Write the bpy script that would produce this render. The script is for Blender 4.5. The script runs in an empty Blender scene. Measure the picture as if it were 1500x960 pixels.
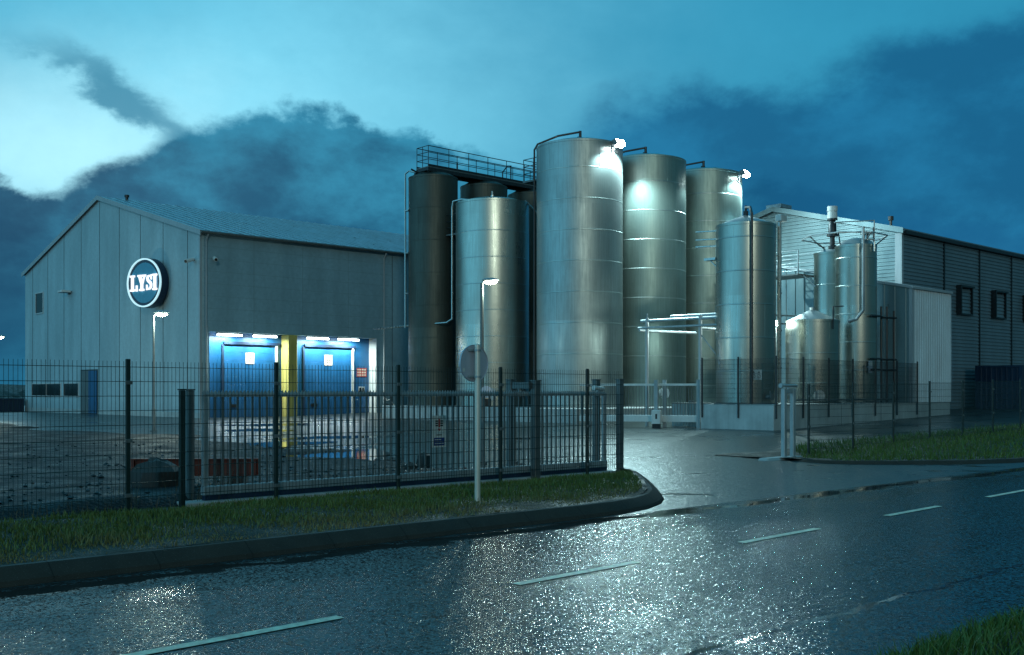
import bpy, math, random
import numpy as np
from mathutils import Vector
R = random.Random(7)
NR = np.random.default_rng(11)
sc = bpy.context.scene
col = sc.collection
pi = math.pi

# ------------------------------------------------------------------ site frame
# The whole site (road, fence, buildings, tanks) shares one pair of axes: u along the road, v away from it.
P0 = (-5.28, 14.5)
TH = math.atan2(.678, .735)
UX, UY = math.cos(TH), math.sin(TH)
def W(u, v, z=0.0):
    return (P0[0] + u*UX - v*UY, P0[1] + u*UY + v*UX, z)
def sp(x):
    return math.log1p(math.exp(max(-30, min(30, x*1.2))))/1.2 if x < 20 else x
def hy(u):                       # yard level
    return .028*min(sp(u-30), 34)
def hr(u):                       # road level
    return -.12 + .016*min(sp(u-20), 60)

# ------------------------------------------------------------------ mesh builder
class MB:
    def __init__(s): s.v = []; s.f = []
    def quad(s, a, b, c, d):
        n = len(s.v); s.v += [a, b, c, d]; s.f.append((n, n+1, n+2, n+3)); return s
    def poly(s, pts):
        n = len(s.v); s.v += list(pts); s.f.append(tuple(range(n, n+len(pts)))); return s
    def box(s, x0, x1, y0, y1, z0, z1):
        n = len(s.v)
        s.v += [(x0,y0,z0),(x1,y0,z0),(x1,y1,z0),(x0,y1,z0),(x0,y0,z1),(x1,y0,z1),(x1,y1,z1),(x0,y1,z1)]
        s.f += [tuple(n+i for i in q) for q in ((0,3,2,1),(4,5,6,7),(0,1,5,4),(1,2,6,5),(2,3,7,6),(3,0,4,7))]
        return s
    def bbox(s, x0, x1, y0, y1, z0, z1, b=.01):     # box with chamfered vertical and top edges
        n = len(s.v)
        def ring(e, z): return [(x0+e,y0,z),(x1-e,y0,z),(x1,y0+e,z),(x1,y1-e,z),(x1-e,y1,z),(x0+e,y1,z),(x0,y1-e,z),(x0,y0+e,z)]
        a = ring(b, z0); c = ring(b, z1-b)
        t = [(x0+b,y0+b,z1),(x1-b,y0+b,z1),(x1-b,y0+b,z1),(x1-b,y1-b,z1),(x1-b,y1-b,z1),(x0+b,y1-b,z1),(x0+b,y1-b,z1),(x0+b,y0+b,z1)]
        s.v += a + c
        for i in range(8):
            j = (i+1) % 8; s.f.append((n+i, n+j, n+8+j, n+8+i))
        m = len(s.v); s.v += [(x0+b,y0+b,z1),(x1-b,y0+b,z1),(x1-b,y1-b,z1),(x0+b,y1-b,z1)]
        s.f.append((m, m+1, m+2, m+3))
        o = n+8
        s.f += [(o, o+1, m+1, m), (o+2, o+3, m+2, m+1), (o+4, o+5, m+3, m+2), (o+6, o+7, m, m+3),
                (o+1, o+2, m+1), (o+3, o+4, m+2), (o+5, o+6, m+3), (o+7, o, m)]
        s.f.append(tuple(n+i for i in range(7, -1, -1)))
        return s
    def prism(s, pts, d):       # polygon extruded by vector d
        n = len(s.v); k = len(pts)
        s.v += [tuple(p) for p in pts] + [(p[0]+d[0], p[1]+d[1], p[2]+d[2]) for p in pts]
        s.f.append(tuple(range(n+k-1, n-1, -1))); s.f.append(tuple(range(n+k, n+2*k)))
        for i in range(k):
            j = (i+1) % k; s.f.append((n+i, n+j, n+k+j, n+k+i))
        return s
    def tube(s, pts, r, n=8, cap=True):
        pts = [Vector(p) for p in pts]; base = len(s.v); rings = len(pts)
        up = None
        for i, p in enumerate(pts):
            d0 = (pts[i]-pts[i-1]).normalized() if i else (pts[1]-pts[0]).normalized()
            d1 = (pts[i+1]-pts[i]).normalized() if i < rings-1 else d0
            d = (d0+d1)
            d = d.normalized() if d.length > 1e-6 else d0
            if up is None:
                up = Vector((0,0,1)) if abs(d.z) < .9 else Vector((1,0,0))
            a = d.cross(up).normalized(); b = a.cross(d).normalized(); up = b
            ce = max(.5, d.dot(d0)); rr = (r[i] if isinstance(r, (list, tuple)) else r)
            for k in range(n):
                t = 2*pi*(k+.5)/n
                q = p + (a*math.cos(t)*1/ce + b*math.sin(t)/1)*rr
                s.v.append(tuple(q))
        for i in range(rings-1):
            for k in range(n):
                k2 = (k+1) % n
                s.f.append((base+i*n+k, base+i*n+k2, base+(i+1)*n+k2, base+(i+1)*n+k))
        if cap:
            s.f.append(tuple(base+k for k in range(n-1, -1, -1)))
            s.f.append(tuple(base+(rings-1)*n+k for k in range(n)))
        return s
    def lathe(s, prof, c=(0,0), n=64, capb=False, capt=False):
        base = len(s.v); m = len(prof)
        for (r, z) in prof:
            for k in range(n):
                t = 2*pi*k/n; s.v.append((c[0]+r*math.cos(t), c[1]+r*math.sin(t), z))
        for i in range(m-1):
            for k in range(n):
                k2 = (k+1) % n
                s.f.append((base+i*n+k, base+i*n+k2, base+(i+1)*n+k2, base+(i+1)*n+k))
        if capb: s.f.append(tuple(base+k for k in range(n-1, -1, -1)))
        if capt: s.f.append(tuple(base+(m-1)*n+k for k in range(n)))
        return s
    def rot(s, ang, o=(0,0)):
        c, q = math.cos(ang), math.sin(ang)
        s.v = [(o[0]+(x-o[0])*c-(y-o[1])*q, o[1]+(x-o[0])*q+(y-o[1])*c, z) for x, y, z in s.v]; return s
    def build(s, name, m, parent=None, smooth=False, loc=None, rz=None, ang=35):
        me = bpy.data.meshes.new(name); me.from_pydata(s.v, [], s.f); me.update()
        if m is not None: me.materials.append(m)
        if smooth:
            me.polygons.foreach_set('use_smooth', [True]*len(me.polygons))
            me.set_sharp_from_angle(angle=math.radians(ang))
        o = bpy.data.objects.new(name, me); col.objects.link(o)
        if parent is not None: o.parent = parent
        if loc is not None: o.location = loc
        if rz is not None: o.rotation_euler = (0, 0, rz)
        return o

def thing(name, label, cat, u, v, z=None, rz=0.0, group=None):
    o = bpy.data.objects.new(name, None); col.objects.link(o)
    o.location = W(u, v, hy(u) if z is None else z); o.rotation_euler = (0, 0, TH+rz)
    o.empty_display_size = .2
    o['label'] = label; o['category'] = cat
    if group: o['group'] = group
    return o
def tag(o, label, cat, group=None):
    o['label'] = label; o['category'] = cat
    if group: o['group'] = group
    return o
def struct(o, kind='structure'):
    o['kind'] = kind; return o
def dup(o, parent):
    c = o.copy(); col.objects.link(c); c.parent = parent
    for ch in list(o.children): dup(ch, c)
    return c
def lamp(kind, name, parent, loc, energy, color, size=.1, rot=None, spot=None, blend=.5, size_y=None):
    l = bpy.data.lights.new(name, kind); l.energy = energy; l.color = color
    if kind == 'AREA':
        l.size = size
        if size_y: l.shape = 'RECTANGLE'; l.size_y = size_y
    else: l.shadow_soft_size = size
    if kind == 'SPOT': l.spot_size = spot; l.spot_blend = blend
    o = bpy.data.objects.new(name, l); col.objects.link(o); o.parent = parent; o.location = loc
    if rot: o.rotation_euler = rot
    return o

def uv_of(px, Y):
    x = (px-750)/1545*Y; dx, dy = x-P0[0], Y-P0[1]; return dx*UX+dy*UY, -dx*UY+dy*UX
# ------------------------------------------------------------------ materials
def lin(c):
    return tuple((x/12.92 if x <= .04045 else ((x+.055)/1.055)**2.4) for x in [k/255 for k in c])
class NT:
    def __init__(s, nt): s.nt = nt
    def n(s, t, **kw):
        x = s.nt.nodes.new(t)
        for k, v in kw.items():
            if k.startswith('i_'):
                kk = k[2:]; kk = int(kk) if kk.isdigit() else kk.replace('_', ' ')
                tgt = x.inputs[kk]
                if hasattr(v, 'is_output') or isinstance(v, bpy.types.NodeSocket): s.nt.links.new(v, tgt)
                else: tgt.default_value = v
            else: setattr(x, k, v)
        return x
    def l(s, a, b): s.nt.links.new(a, b)
    def math(s, op, a, b=None, c=None, clamp=False):
        x = s.nt.nodes.new('ShaderNodeMath'); x.operation = op; x.use_clamp = clamp
        for i, v in enumerate((a, b, c)):
            if v is None: continue
            if isinstance(v, bpy.types.NodeSocket): s.l(v, x.inputs[i])
            else: x.inputs[i].default_value = v
        return x.outputs[0]
    def maprange(s, v, a, b, c, d, smooth=False):
        x = s.nt.nodes.new('ShaderNodeMapRange'); x.interpolation_type = 'SMOOTHSTEP' if smooth else 'LINEAR'
        if isinstance(v, bpy.types.NodeSocket): s.l(v, x.inputs[0])
        else: x.inputs[0].default_value = v
        for i, k in enumerate((a, b, c, d)): x.inputs[i+1].default_value = k
        return x.outputs[0]
    def mix(s, f, a, b):
        x = s.nt.nodes.new('ShaderNodeMix'); x.data_type = 'RGBA'
        for i, v in ((0, f), (6, a), (7, b)):
            if isinstance(v, bpy.types.NodeSocket): s.l(v, x.inputs[i])
            elif i == 0: x.inputs[0].default_value = v
            else: x.inputs[i].default_value = (*v, 1) if len(v) == 3 else v
        return x.outputs[2]
    def noise(s, vec, scale, detail=4, rough=.5, dist=0.0):
        x = s.nt.nodes.new('ShaderNodeTexNoise'); x.inputs['Scale'].default_value = scale
        x.inputs['Detail'].default_value = detail; x.inputs['Roughness'].default_value = rough; x.inputs['Distortion'].default_value = dist
        if vec is not None: s.l(vec, x.inputs['Vector'])
        return x.outputs[0]
    def mapping(s, vec, scale=(1,1,1), loc=(0,0,0), rot=(0,0,0)):
        x = s.nt.nodes.new('ShaderNodeMapping'); s.l(vec, x.inputs[0])
        x.inputs['Location'].default_value = loc; x.inputs['Rotation'].default_value = rot; x.inputs['Scale'].default_value = scale
        return x.outputs[0]
    def bump(s, h, strength, dist, normal=None):
        x = s.nt.nodes.new('ShaderNodeBump'); x.inputs['Distance'].default_value = dist
        if isinstance(strength, bpy.types.NodeSocket): s.l(strength, x.inputs['Strength'])
        else: x.inputs['Strength'].default_value = strength
        s.l(h, x.inputs['Height'])
        if normal is not None: s.l(normal, x.inputs['Normal'])
        return x.outputs[0]
def newmat(name):
    m = bpy.data.materials.new(name); m.use_nodes = True
    t = NT(m.node_tree); b = m.node_tree.nodes['Principled BSDF']
    return m, t, b
def geo(t): return t.n('ShaderNodeNewGeometry').outputs['Position']
def obj(t): return t.n('ShaderNodeTexCoord').outputs['Object']

def paint(name, c, rough=.5, var=.25, scale=3.0, metal=0.0, bump=.1, stretch=(1,1,.25), dirt=.0, spec=.5):
    """painted / coated surface with grime variation and a little unevenness"""
    m, t, b = newmat(name); p = geo(t)
    n1 = t.noise(t.mapping(p, stretch), scale, 5, .6)
    n2 = t.noise(p, scale*9, 3, .6)
    f = t.math('MULTIPLY', n1, t.maprange(n2, .3, .7, .8, 1.1))
    colr = t.mix(t.maprange(f, .3, .7, 0, 1), tuple(x*(1-var) for x in c), tuple(min(1, x*(1+var*.5)) for x in c))
    if dirt:
        z = t.n('ShaderNodeSeparateXYZ', i_0=p).outputs[2]
        d = t.math('MULTIPLY', t.maprange(z, 0, 1.2, dirt, 0, True), t.maprange(n1, .35, .65, .3, 1))
        colr = t.mix(d, colr, (.03, .035, .03))
    t.l(colr, b.inputs['Base Color'])
    t.l(t.maprange(n1, .3, .7, max(.05, rough-.12), min(1, rough+.12)), b.inputs['Roughness'])
    b.inputs['Metallic'].default_value = metal
    b.inputs['Specular IOR Level'].default_value = spec
    if bump: t.l(t.bump(n2, bump, .004), b.inputs['Normal'])
    return m
def emis(name, c, s):
    m, t, b = newmat(name)
    b.inputs['Base Color'].default_value = (.8, .8, .8, 1)
    b.inputs['Emission Color'].default_value = (*c, 1); b.inputs['Emission Strength'].default_value = s
    return m
def steel(name, c=(.39,.435,.425), rough=.42, grime=.55, aniso=.7, metal=1.0):
    """rolled stainless sheet: fine vertical streaks, runs below each weld"""
    m, t, b = newmat(name); p = obj(t)
    sep = t.n('ShaderNodeSeparateXYZ', i_0=p)
    ang = t.math('ARCTAN2', sep.outputs[1], sep.outputs[0])
    cv = t.n('ShaderNodeCombineXYZ', i_0=t.math('MULTIPLY', ang, 1.0), i_1=t.math('MULTIPLY', sep.outputs[2], .012), i_2=0.0).outputs[0]
    st = t.noise(cv, 34, 6, .7)
    st2 = t.noise(t.n('ShaderNodeCombineXYZ', i_0=ang, i_1=t.math('MULTIPLY', sep.outputs[2], .12), i_2=3.0).outputs[0], 3.2, 5, .65)
    sheet = t.n('ShaderNodeTexWhiteNoise', noise_dimensions='2D')
    sv = t.n('ShaderNodeCombineXYZ', i_0=t.math('FLOOR', t.math('MULTIPLY', ang, .95)), i_1=t.math('FLOOR', t.math('MULTIPLY', sep.outputs[2], 1/1.52)), i_2=0.0).outputs[0]
    t.l(sv, sheet.inputs[0])
    blot = t.math('ADD', t.math('MULTIPLY', t.noise(t.mapping(p, (1, 1, .55)), 1.7, 6, .62), .75), t.math('MULTIPLY', t.noise(t.mapping(p, (1, 1, .6)), 16, 4, .75), .35))
    f = t.math('ADD', t.math('MULTIPLY', st, .5), t.math('ADD', t.math('MULTIPLY', st2, .24), t.math('MULTIPLY', blot, .26)))
    f = t.math('ADD', f, t.math('MULTIPLY', sheet.outputs[0], .13))
    t.l(t.mix(t.maprange(f, .3, .75, 0, 1), tuple(x*(1-grime) for x in c), c), b.inputs['Base Color'])
    b.inputs['Metallic'].default_value = metal
    t.l(t.maprange(f, .3, .75, rough+.1, rough-.07), b.inputs['Roughness'])
    b.inputs['Anisotropic'].default_value = aniso
    tg = t.n('ShaderNodeTangent', direction_type='RADIAL', axis='Z')
    t.l(tg.outputs[0], b.inputs['Tangent'])
    wob = t.noise(t.mapping(p, (1, 1, .7)), 1.1, 2, .5)
    h = t.math('ADD', t.math('MULTIPLY', st, .1), wob)
    t.l(t.bump(h, .35, .012), b.inputs['Normal'])
    return m
def concrete(name, c, rough=.75):
    m, t, b = newmat(name); p = geo(t)
    n1 = t.noise(p, .9, 6, .65); n2 = t.noise(p, 40, 3, .7); n3 = t.noise(t.mapping(p, (4, 4, .3)), 1.0, 4, .6)
    f = t.math('ADD', t.math('MULTIPLY', n1, .6), t.math('MULTIPLY', n3, .4))
    t.l(t.mix(t.maprange(f, .35, .65, 0, 1), tuple(x*.6 for x in c), c), b.inputs['Base Color'])
    t.l(t.maprange(n1, .3, .7, rough-.3, rough), b.inputs['Roughness'])
    t.l(t.bump(n2, .25, .005), b.inputs['Normal'])
    return m
def asphalt(name, wet=.16, grain=40.0, tilt=.55, base=(.013,.016,.018), gutter=False, puddle=0.5):
    """wet dark asphalt: coarse chippings, every wet stone a small facet that catches the light; smooth water-filled patches"""
    m, t, b = newmat(name); p = geo(t)
    flat = t.mapping(p, (1, 1, .0))
    wob = t.noise(flat, grain*.6, 2, .6)
    vo = t.n('ShaderNodeTexVoronoi', feature='F1', i_Scale=grain); t.l(flat, vo.inputs['Vector'])
    vo2 = t.n('ShaderNodeTexVoronoi', feature='F1', i_Scale=grain*2.3); t.l(flat, vo2.inputs['Vector'])
    big = t.noise(flat, .32, 5, .6, .4)
    mid = t.noise(t.mapping(p, (.25, .9, 0), rot=(0, 0, -TH)), 1.5, 5, .6)
    w = t.math('ADD', t.math('MULTIPLY', big, .65), t.math('MULTIPLY', mid, .35))
    pud = t.maprange(w, puddle, puddle+.11, 0, 1, True)
    if gutter:
        sep = t.n('ShaderNodeSeparateXYZ', i_0=t.mapping(t.n('ShaderNodeVectorMath', operation='SUBTRACT', i_0=p, i_1=(*P0, 0)).outputs[0], rot=(0, 0, -TH)))
        dv = t.math('ABSOLUTE', t.math('ADD', sep.outputs[1], t.math('ADD', 4.75, t.math('MULTIPLY', t.math('SUBTRACT', mid, .5), 1.1))))
        pud = t.math('MAXIMUM', pud, t.maprange(dv, .05, .30, 1, 0, True))
    seam = None
    if gutter:
        wob2 = t.math('MULTIPLY', t.math('SUBTRACT', t.noise(t.mapping(p, (1.5, 1.5, 0)), 1.0, 4, .6), .5), .35)
        vv = t.math('ADD', sep.outputs[1], wob2)
        seam = t.maprange(t.math('ABSOLUTE', t.math('ADD', vv, 9.95)), .02, .06, 1, 0, True)
        crk = t.noise(t.mapping(t.n('ShaderNodeVectorMath', operation='SUBTRACT', i_0=p, i_1=(*P0, 0)).outputs[0], (.55, 4.5, 0), rot=(0, 0, -TH)), 1.0, 4, .62, .2)
        crk = t.maprange(crk, .70, .735, 0, 1, True)
        seam = t.math('MAXIMUM', seam, crk); pud = t.math('MAXIMUM', pud, t.math('MULTIPLY', seam, .9))
        edge = t.maprange(vv, -9.95, -10.1, 0, .35, True); pud = t.math('MAXIMUM', pud, edge)
        trk = t.math('ADD', t.maprange(t.math('ABSOLUTE', t.math('ADD', vv, 5.55)), .15, .5, .4, 0, True), t.maprange(t.math('ABSOLUTE', t.math('ADD', vv, 8.9)), .15, .5, .4, 0, True))
        pud = t.math('MAXIMUM', pud, t.math('MULTIPLY', trk, t.maprange(mid, .35, .65, .3, 1)))
    amp = t.math('MULTIPLY', t.math('SUBTRACT', 1.0, t.math('MULTIPLY', pud, .985)), t.maprange(big, .3, .7, tilt*.8, tilt*1.15))
    def vm(op, a_, b_=None, sc_=None):
        x = t.n('ShaderNodeVectorMath', operation=op); t.l(a_, x.inputs[0])
        if b_ is not None:
            if isinstance(b_, tuple): x.inputs[1].default_value = b_
            else: t.l(b_, x.inputs[1])
        if sc_ is not None: t.l(sc_, x.inputs['Scale'])
        return x.outputs[0]
    r1 = vm('SUBTRACT', vo.outputs['Color'], (.5,.5,.5)); r2 = vm('SUBTRACT', vo2.outputs['Color'], (.5,.5,.5))
    r = vm('ADD', r1, vm('MULTIPLY', r2, (.6,.6,.6)))
    r = vm('MULTIPLY', r, (1,1,.15))
    nrm = vm('NORMALIZE', vm('ADD', t.n('ShaderNodeNewGeometry').outputs['Normal'], vm('SCALE', r, None, amp)))
    h = t.math('MULTIPLY', vo.outputs[0], -1.0)
    t.l(t.bump(h, t.math('MULTIPLY', t.math('SUBTRACT', 1.0, pud), .35), .008, nrm), b.inputs['Normal'])
    cr = t.n('ShaderNodeTexWhiteNoise', noise_dimensions='3D'); t.l(vo.outputs['Position'], cr.inputs[0])
    cc = t.mix(cr.outputs[0], tuple(x*.5 for x in base), tuple(x*1.9 for x in base))
    cc = t.mix(t.math('MULTIPLY', pud, .7), cc, (.006, .008, .009))
    t.l(cc, b.inputs['Base Color'])
    t.l(t.mix(pud, (wet,)*3, (.04,)*3), b.inputs['Roughness'])
    b.inputs['IOR'].default_value = 1.42
    b.inputs['Specular Tint'].default_value = (.62, .9, 1, 1)
    return m

M = {}
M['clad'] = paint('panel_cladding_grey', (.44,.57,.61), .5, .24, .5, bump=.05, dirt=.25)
M['clad_shaded'] = paint('panel_cladding_shaded', (.30,.47,.55), .55, .24, .5, bump=.05, dirt=.25)  # same cladding as the gable, colour darkened for the side in shade
M['clad_seam'] = paint('panel_seam_grey', (.22,.31,.34), .6)  # darker tone of the sheet seams
M['joint'] = paint('joint_sealant', (.06,.07,.075), .7)
M['trim'] = paint('flashing_pale', (.45,.48,.5), .4, .15, metal=.2)
M['roof'] = paint('roof_sheet', (.40,.50,.56), .38, .3, .8, metal=.6)
M['corr'] = paint('corrugated_sheet_grey', (.24,.33,.35), .38, .2, 1.2, metal=.35, dirt=.0)
M['corr_shaded'] = paint('corrugated_sheet_shaded', (.17,.26,.31), .5, .25, 1.0)  # gable sheet again, with the long wall's shade put into its colour
M['corr_lit'] = paint('corrugated_sheet_lit', (.72,.80,.84), .45, .2, 1.5)  # street light on the annex front put into its pale colour
M['blue'] = paint('blue_door_paint', (.016,.115,.27), .38, .2, 1.5, dirt=.3)
M['blue_dark'] = paint('blue_container_paint', (.010,.032,.07), .5, .35, 2.0)
M['yellow'] = paint('yellow_paint', (.66,.54,.16), .45, .2, 2.0, dirt=.35)
M['white'] = paint('white_paint', (.75,.76,.74), .4, .15, 3.0)
M['galv'] = paint('galvanised_steel', (.42,.47,.49), .42, .3, 7.0, metal=.35)
M['galv_dull'] = paint('galvanised_dull', (.19,.205,.205), .5, .3, 6.0, metal=.5)
M['green'] = paint('dark_green_coating', (.010,.028,.026), .42, .3, 6.0)
M['black'] = paint('black_plastic', (.015,.016,.017), .4, .3, 6.0)
M['darkmetal'] = paint('dark_pipe_metal', (.05,.055,.06), .4, .3, 5.0, metal=.6)
M['pipe'] = paint('steel_pipe', (.5,.53,.52), .3, .25, 5.0, metal=.9)
M['glass'] = paint('dark_glass', (.01,.016,.02), .06, .2, 1.0, bump=0)
M['frame'] = paint('window_frame_white', (.6,.62,.62), .45, .1)
M['rust'] = paint('rust_red_primer', (.20,.035,.022), .55, .45, 3.0)
M['red'] = paint('red_sign', (.5,.06,.05), .5, .2)
M['signblue'] = paint('sign_blue', (.02,.05,.22), .5, .2)
M['signback'] = paint('sign_back_grey', (.62,.62,.70), .4, .15, 4.0, metal=.3)
M['post'] = paint('pale_post', (.85,.76,.66), .35, .12, 4.0, metal=.2)
M['rock'] = concrete('rock_dark', (.05,.052,.05), .8)
M['stone'] = concrete('stone_grey', (.018,.022,.024), .6)
M['conc'] = concrete('concrete_pale', (.52,.57,.57))
M['conc_white'] = concrete('concrete_white', (.55,.57,.56))
M['kerb'] = concrete('kerb_concrete', (.062,.052,.042), .95); M['kerb'].node_tree.nodes['Principled BSDF'].inputs['Specular IOR Level'].default_value = .15
M['steel'] = steel('stainless_sheet')
M['steel_green'] = steel('stainless_sheet_dull', (.32,.40,.37), .42, .5)
M['steel_bright'] = steel('stainless_sheet_bright', (.46,.47,.42), .30, .45)
M['steel_dark'] = steel('weathered_dark_sheet', (.105,.115,.10), .5, .6, .4, .75)
M['weld'] = steel('weld_band', (.46,.51,.49), .38, .35, .5)
M['cone'] = paint('cone_sheet', (.30,.34,.35), .45, .25, 2.0, metal=.5)
M['emit_flood'] = emis('lamp_glass_flood', (.86,1,1), 120)
M['emit_street'] = emis('lamp_glass_street', (1,1,.72), 60)
M['emit_tube'] = emis('lamp_glass_tube', (.86,1,1), 16)
M['emit_letter'] = emis('sign_letter_lit', (1,.95,.97), 1.0)
M['emit_ring'] = emis('sign_ring_lit', (.55,.9,1), .75)
M['sign_face'] = paint('sign_face_blue', (.06,.30,.46), .3, .2, .7)
M['navy'] = paint('sign_rim_navy', (.012,.03,.07), .4, .2)
M['line'] = paint('worn_line_paint', (1,.80,.60), .5, .5, 14.0, stretch=(1,1,1))
M['road'] = asphalt('wet_road', .13, 48, .28, gutter=True, puddle=.68)
M['yard'] = asphalt('wet_yard', .30, 34, .24, (.024,.029,.028), puddle=.55)
# water
m, t, b = newmat('puddle_water'); p = geo(t)
b.inputs['Base Color'].default_value = (.006,.009,.011,1); b.inputs['Roughness'].default_value = .03; b.inputs['IOR'].default_value = 1.33
t.l(t.bump(t.noise(p, 3.0, 2, .5), .04, .02), b.inputs['Normal']); M['water'] = m
# gravel / soil
def soil(name, c1, c2, scale):
    m, t, b = newmat(name); p = geo(t)
    vo = t.n('ShaderNodeTexVoronoi', feature='F1', i_Scale=scale); t.l(p, vo.inputs['Vector'])
    n = t.noise(p, 1.2, 5, .6); n2 = t.noise(p, scale*2.5, 4, .7)
    w = t.n('ShaderNodeTexWhiteNoise', noise_dimensions='3D'); t.l(vo.outputs['Position'], w.inputs[0])
    c = t.mix(w.outputs[0], c1, c2)
    t.l(t.mix(t.maprange(n, .3, .7, .55, 0), c, tuple(x*.3 for x in c1)), b.inputs['Base Color'])
    h = t.math('ADD', t.math('MULTIPLY', vo.outputs[0], -1), t.math('MULTIPLY', n2, .5))
    t.l(t.bump(h, .6, .035), b.inputs['Normal'])
    t.l(t.maprange(n, .35, .65, .45, .8), b.inputs['Roughness']); b.inputs['Specular IOR Level'].default_value = .3
    return m
M['gravel'] = soil('wet_gravel', (.005,.007,.008), (.013,.016,.018), 16)
M['earth'] = soil('verge_soil', (.02,.022,.012), (.045,.04,.024), 20)
M['far'] = soil('far_ground', (.02,.028,.024), (.035,.04,.03), 3)
m = M['kerb']; t = NT(m.node_tree); b = m.node_tree.nodes['Principled BSDF']; p = geo(t)
sep = t.n('ShaderNodeSeparateXYZ', i_0=t.mapping(t.n('ShaderNodeVectorMath', operation='SUBTRACT', i_0=p, i_1=(*P0, 0)).outputs[0], rot=(0, 0, -TH)))
jn = t.math('ABSOLUTE', t.math('SUBTRACT', t.math('FRACT', t.math('ADD', sep.outputs[0], t.math('MULTIPLY', t.noise(p, 1.0, 1), .03))), .5))
old = b.inputs['Base Color'].links[0].from_socket
sn = t.noise(p, 90, 2, .6)
c_ = t.mix(t.maprange(sn, .62, .7, 0, .8), old, (.12,.115,.105))
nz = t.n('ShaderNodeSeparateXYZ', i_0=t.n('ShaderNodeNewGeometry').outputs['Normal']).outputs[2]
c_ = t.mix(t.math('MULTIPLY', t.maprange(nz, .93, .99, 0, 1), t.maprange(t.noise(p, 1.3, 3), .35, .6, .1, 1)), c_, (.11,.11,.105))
t.l(t.mix(t.maprange(jn, .004, .010, .55, 0), c_, (.010,.009,.008)), b.inputs['Base Color'])
# grass blades: green centre, straw coloured strip along the kerb
def grassmat(name, g1, g2, dry, edge):
    m, t, b = newmat(name); p = geo(t)
    sep = t.n('ShaderNodeSeparateXYZ', i_0=t.mapping(t.n('ShaderNodeVectorMath', operation='SUBTRACT', i_0=p, i_1=(*P0, 0)).outputs[0], rot=(0, 0, -TH)))
    n = t.noise(p, 1.4, 4, .6); n2 = t.noise(p, 40, 2, .6)
    c = t.mix(t.maprange(t.math('ADD', t.math('MULTIPLY', n, .6), t.math('MULTIPLY', n2, .4)), .35, .65, 0, 1), g1, g2)
    e = t.maprange(t.math('ADD', sep.outputs[1], t.math('MULTIPLY', t.math('SUBTRACT', n, .5), 2.4)), edge[0], edge[1], 1, 0, True)
    e2 = t.maprange(n2, .5, .75, 0, .55, True)
    t.l(t.mix(t.math('MAXIMUM', t.math('MULTIPLY', e, .8), e2), c, dry), b.inputs['Base Color'])
    b.inputs['Roughness'].default_value = .5; b.inputs['Specular IOR Level'].default_value = .3
    return m
M['grass'] = grassmat('grass_blades', (.065,.11,.022), (.15,.20,.045), (.30,.23,.11), (-4.3,-2.7))
M['grass_near'] = grassmat('grass_blades_near', (.055,.11,.02), (.125,.20,.04), (.22,.19,.07), (-40,-39))
M['straw'] = paint('dry_stalks', (.16,.13,.07), .6, .4, 5.0)

# ------------------------------------------------------------------ ground, road, kerbs
def sheet(name, us, vs, zf, m, smooth=True):
    b = MB(); nu, nv = len(us), len(vs)
    for v in vs:
        for u in us: b.v.append(W(u, v, zf(u, v)))
    for j in range(nv-1):
        for i in range(nu-1):
            b.f.append((j*nu+i, j*nu+i+1, (j+1)*nu+i+1, (j+1)*nu+i))
    return struct(b.build(name, m, smooth=smooth))
def lsp(a, b, n): return [a+(b-a)*i/(n-1) for i in range(n)]
us_all = lsp(-140, -30, 12)+lsp(-25, 16, 20)+lsp(18, 60, 43)+lsp(65, 260, 20)
# the ground sheet to the horizon, with gentle rises far off
def zg(x, y):
    r = math.hypot(x, y); w = max(0, min(1, (r-120)/150))
    n = .5+.5*math.sin(x*.031+1.3)*math.cos(y*.023)+.35*math.sin(x*.083+y*.05)
    return -.55 + w*max(0, n)*5.0*min(1.5, .5+r/900)
b = MB(); xs = [s*k for s in (1,) for k in ([-3000,-2000,-1400,-1000,-700,-500,-420,-350,-300,-260,-220,-190,-160,-130,-100,-60,-30,0,30,60,100,130,160,190,220,260,300,350,420,500,700,1000,1400,2000,3000])]
for y in xs:
    for x in xs: b.v.append((x, y+20, zg(x, y)))
for j in range(len(xs)-1):
    for i in range(len(xs)-1):
        n = len(xs); b.f.append((j*n+i, j*n+i+1, (j+1)*n+i+1, (j+1)*n+i))
struct(b.build('ground', M['far'], smooth=True))
VN, VF = -10.9, -4.45
sheet('road', us_all, lsp(VN-.3, VF, 9), lambda u, v: hr(u)-.004, M['road'])
def zyard(u, v):
    if v < 9:
        f = max(0, min(1, (v-VF)/(9-VF))); f = f*f*(3-2*f)
        return hr(u)-.004 + (hy(u)-hr(u)+.004)*f
    return hy(u)
sheet('yard', us_all, lsp(VF, 9, 14)+lsp(12, 120, 20), zyard, M['yard'])
for (cx, cy, L_, D_, H_, sd) in ((-82, 118, 30, 14, 3.6, 1), (-60, 150, 26, 12, 2.6, 2), (-120, 160, 50, 20, 5, 3)):
    b = MB(); nx, ny = 40, 10; rr = random.Random(sd)
    for j in range(ny+1):
        for i in range(nx+1):
            fx, fy = 2*i/nx-1, 2*j/ny-1; q = max(0, 1-fx*fx)*max(0, 1-fy*fy)
            b.v.append((cx+fx*L_, cy+fy*D_, -.6+H_*q**.6*(.75+.4*rr.random())))
    for j in range(ny):
        for i in range(nx): b.f.append((j*(nx+1)+i, j*(nx+1)+i+1, (j+1)*(nx+1)+i+1, (j+1)*(nx+1)+i))
    struct(b.build('hill', M['far'], smooth=True))
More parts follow.
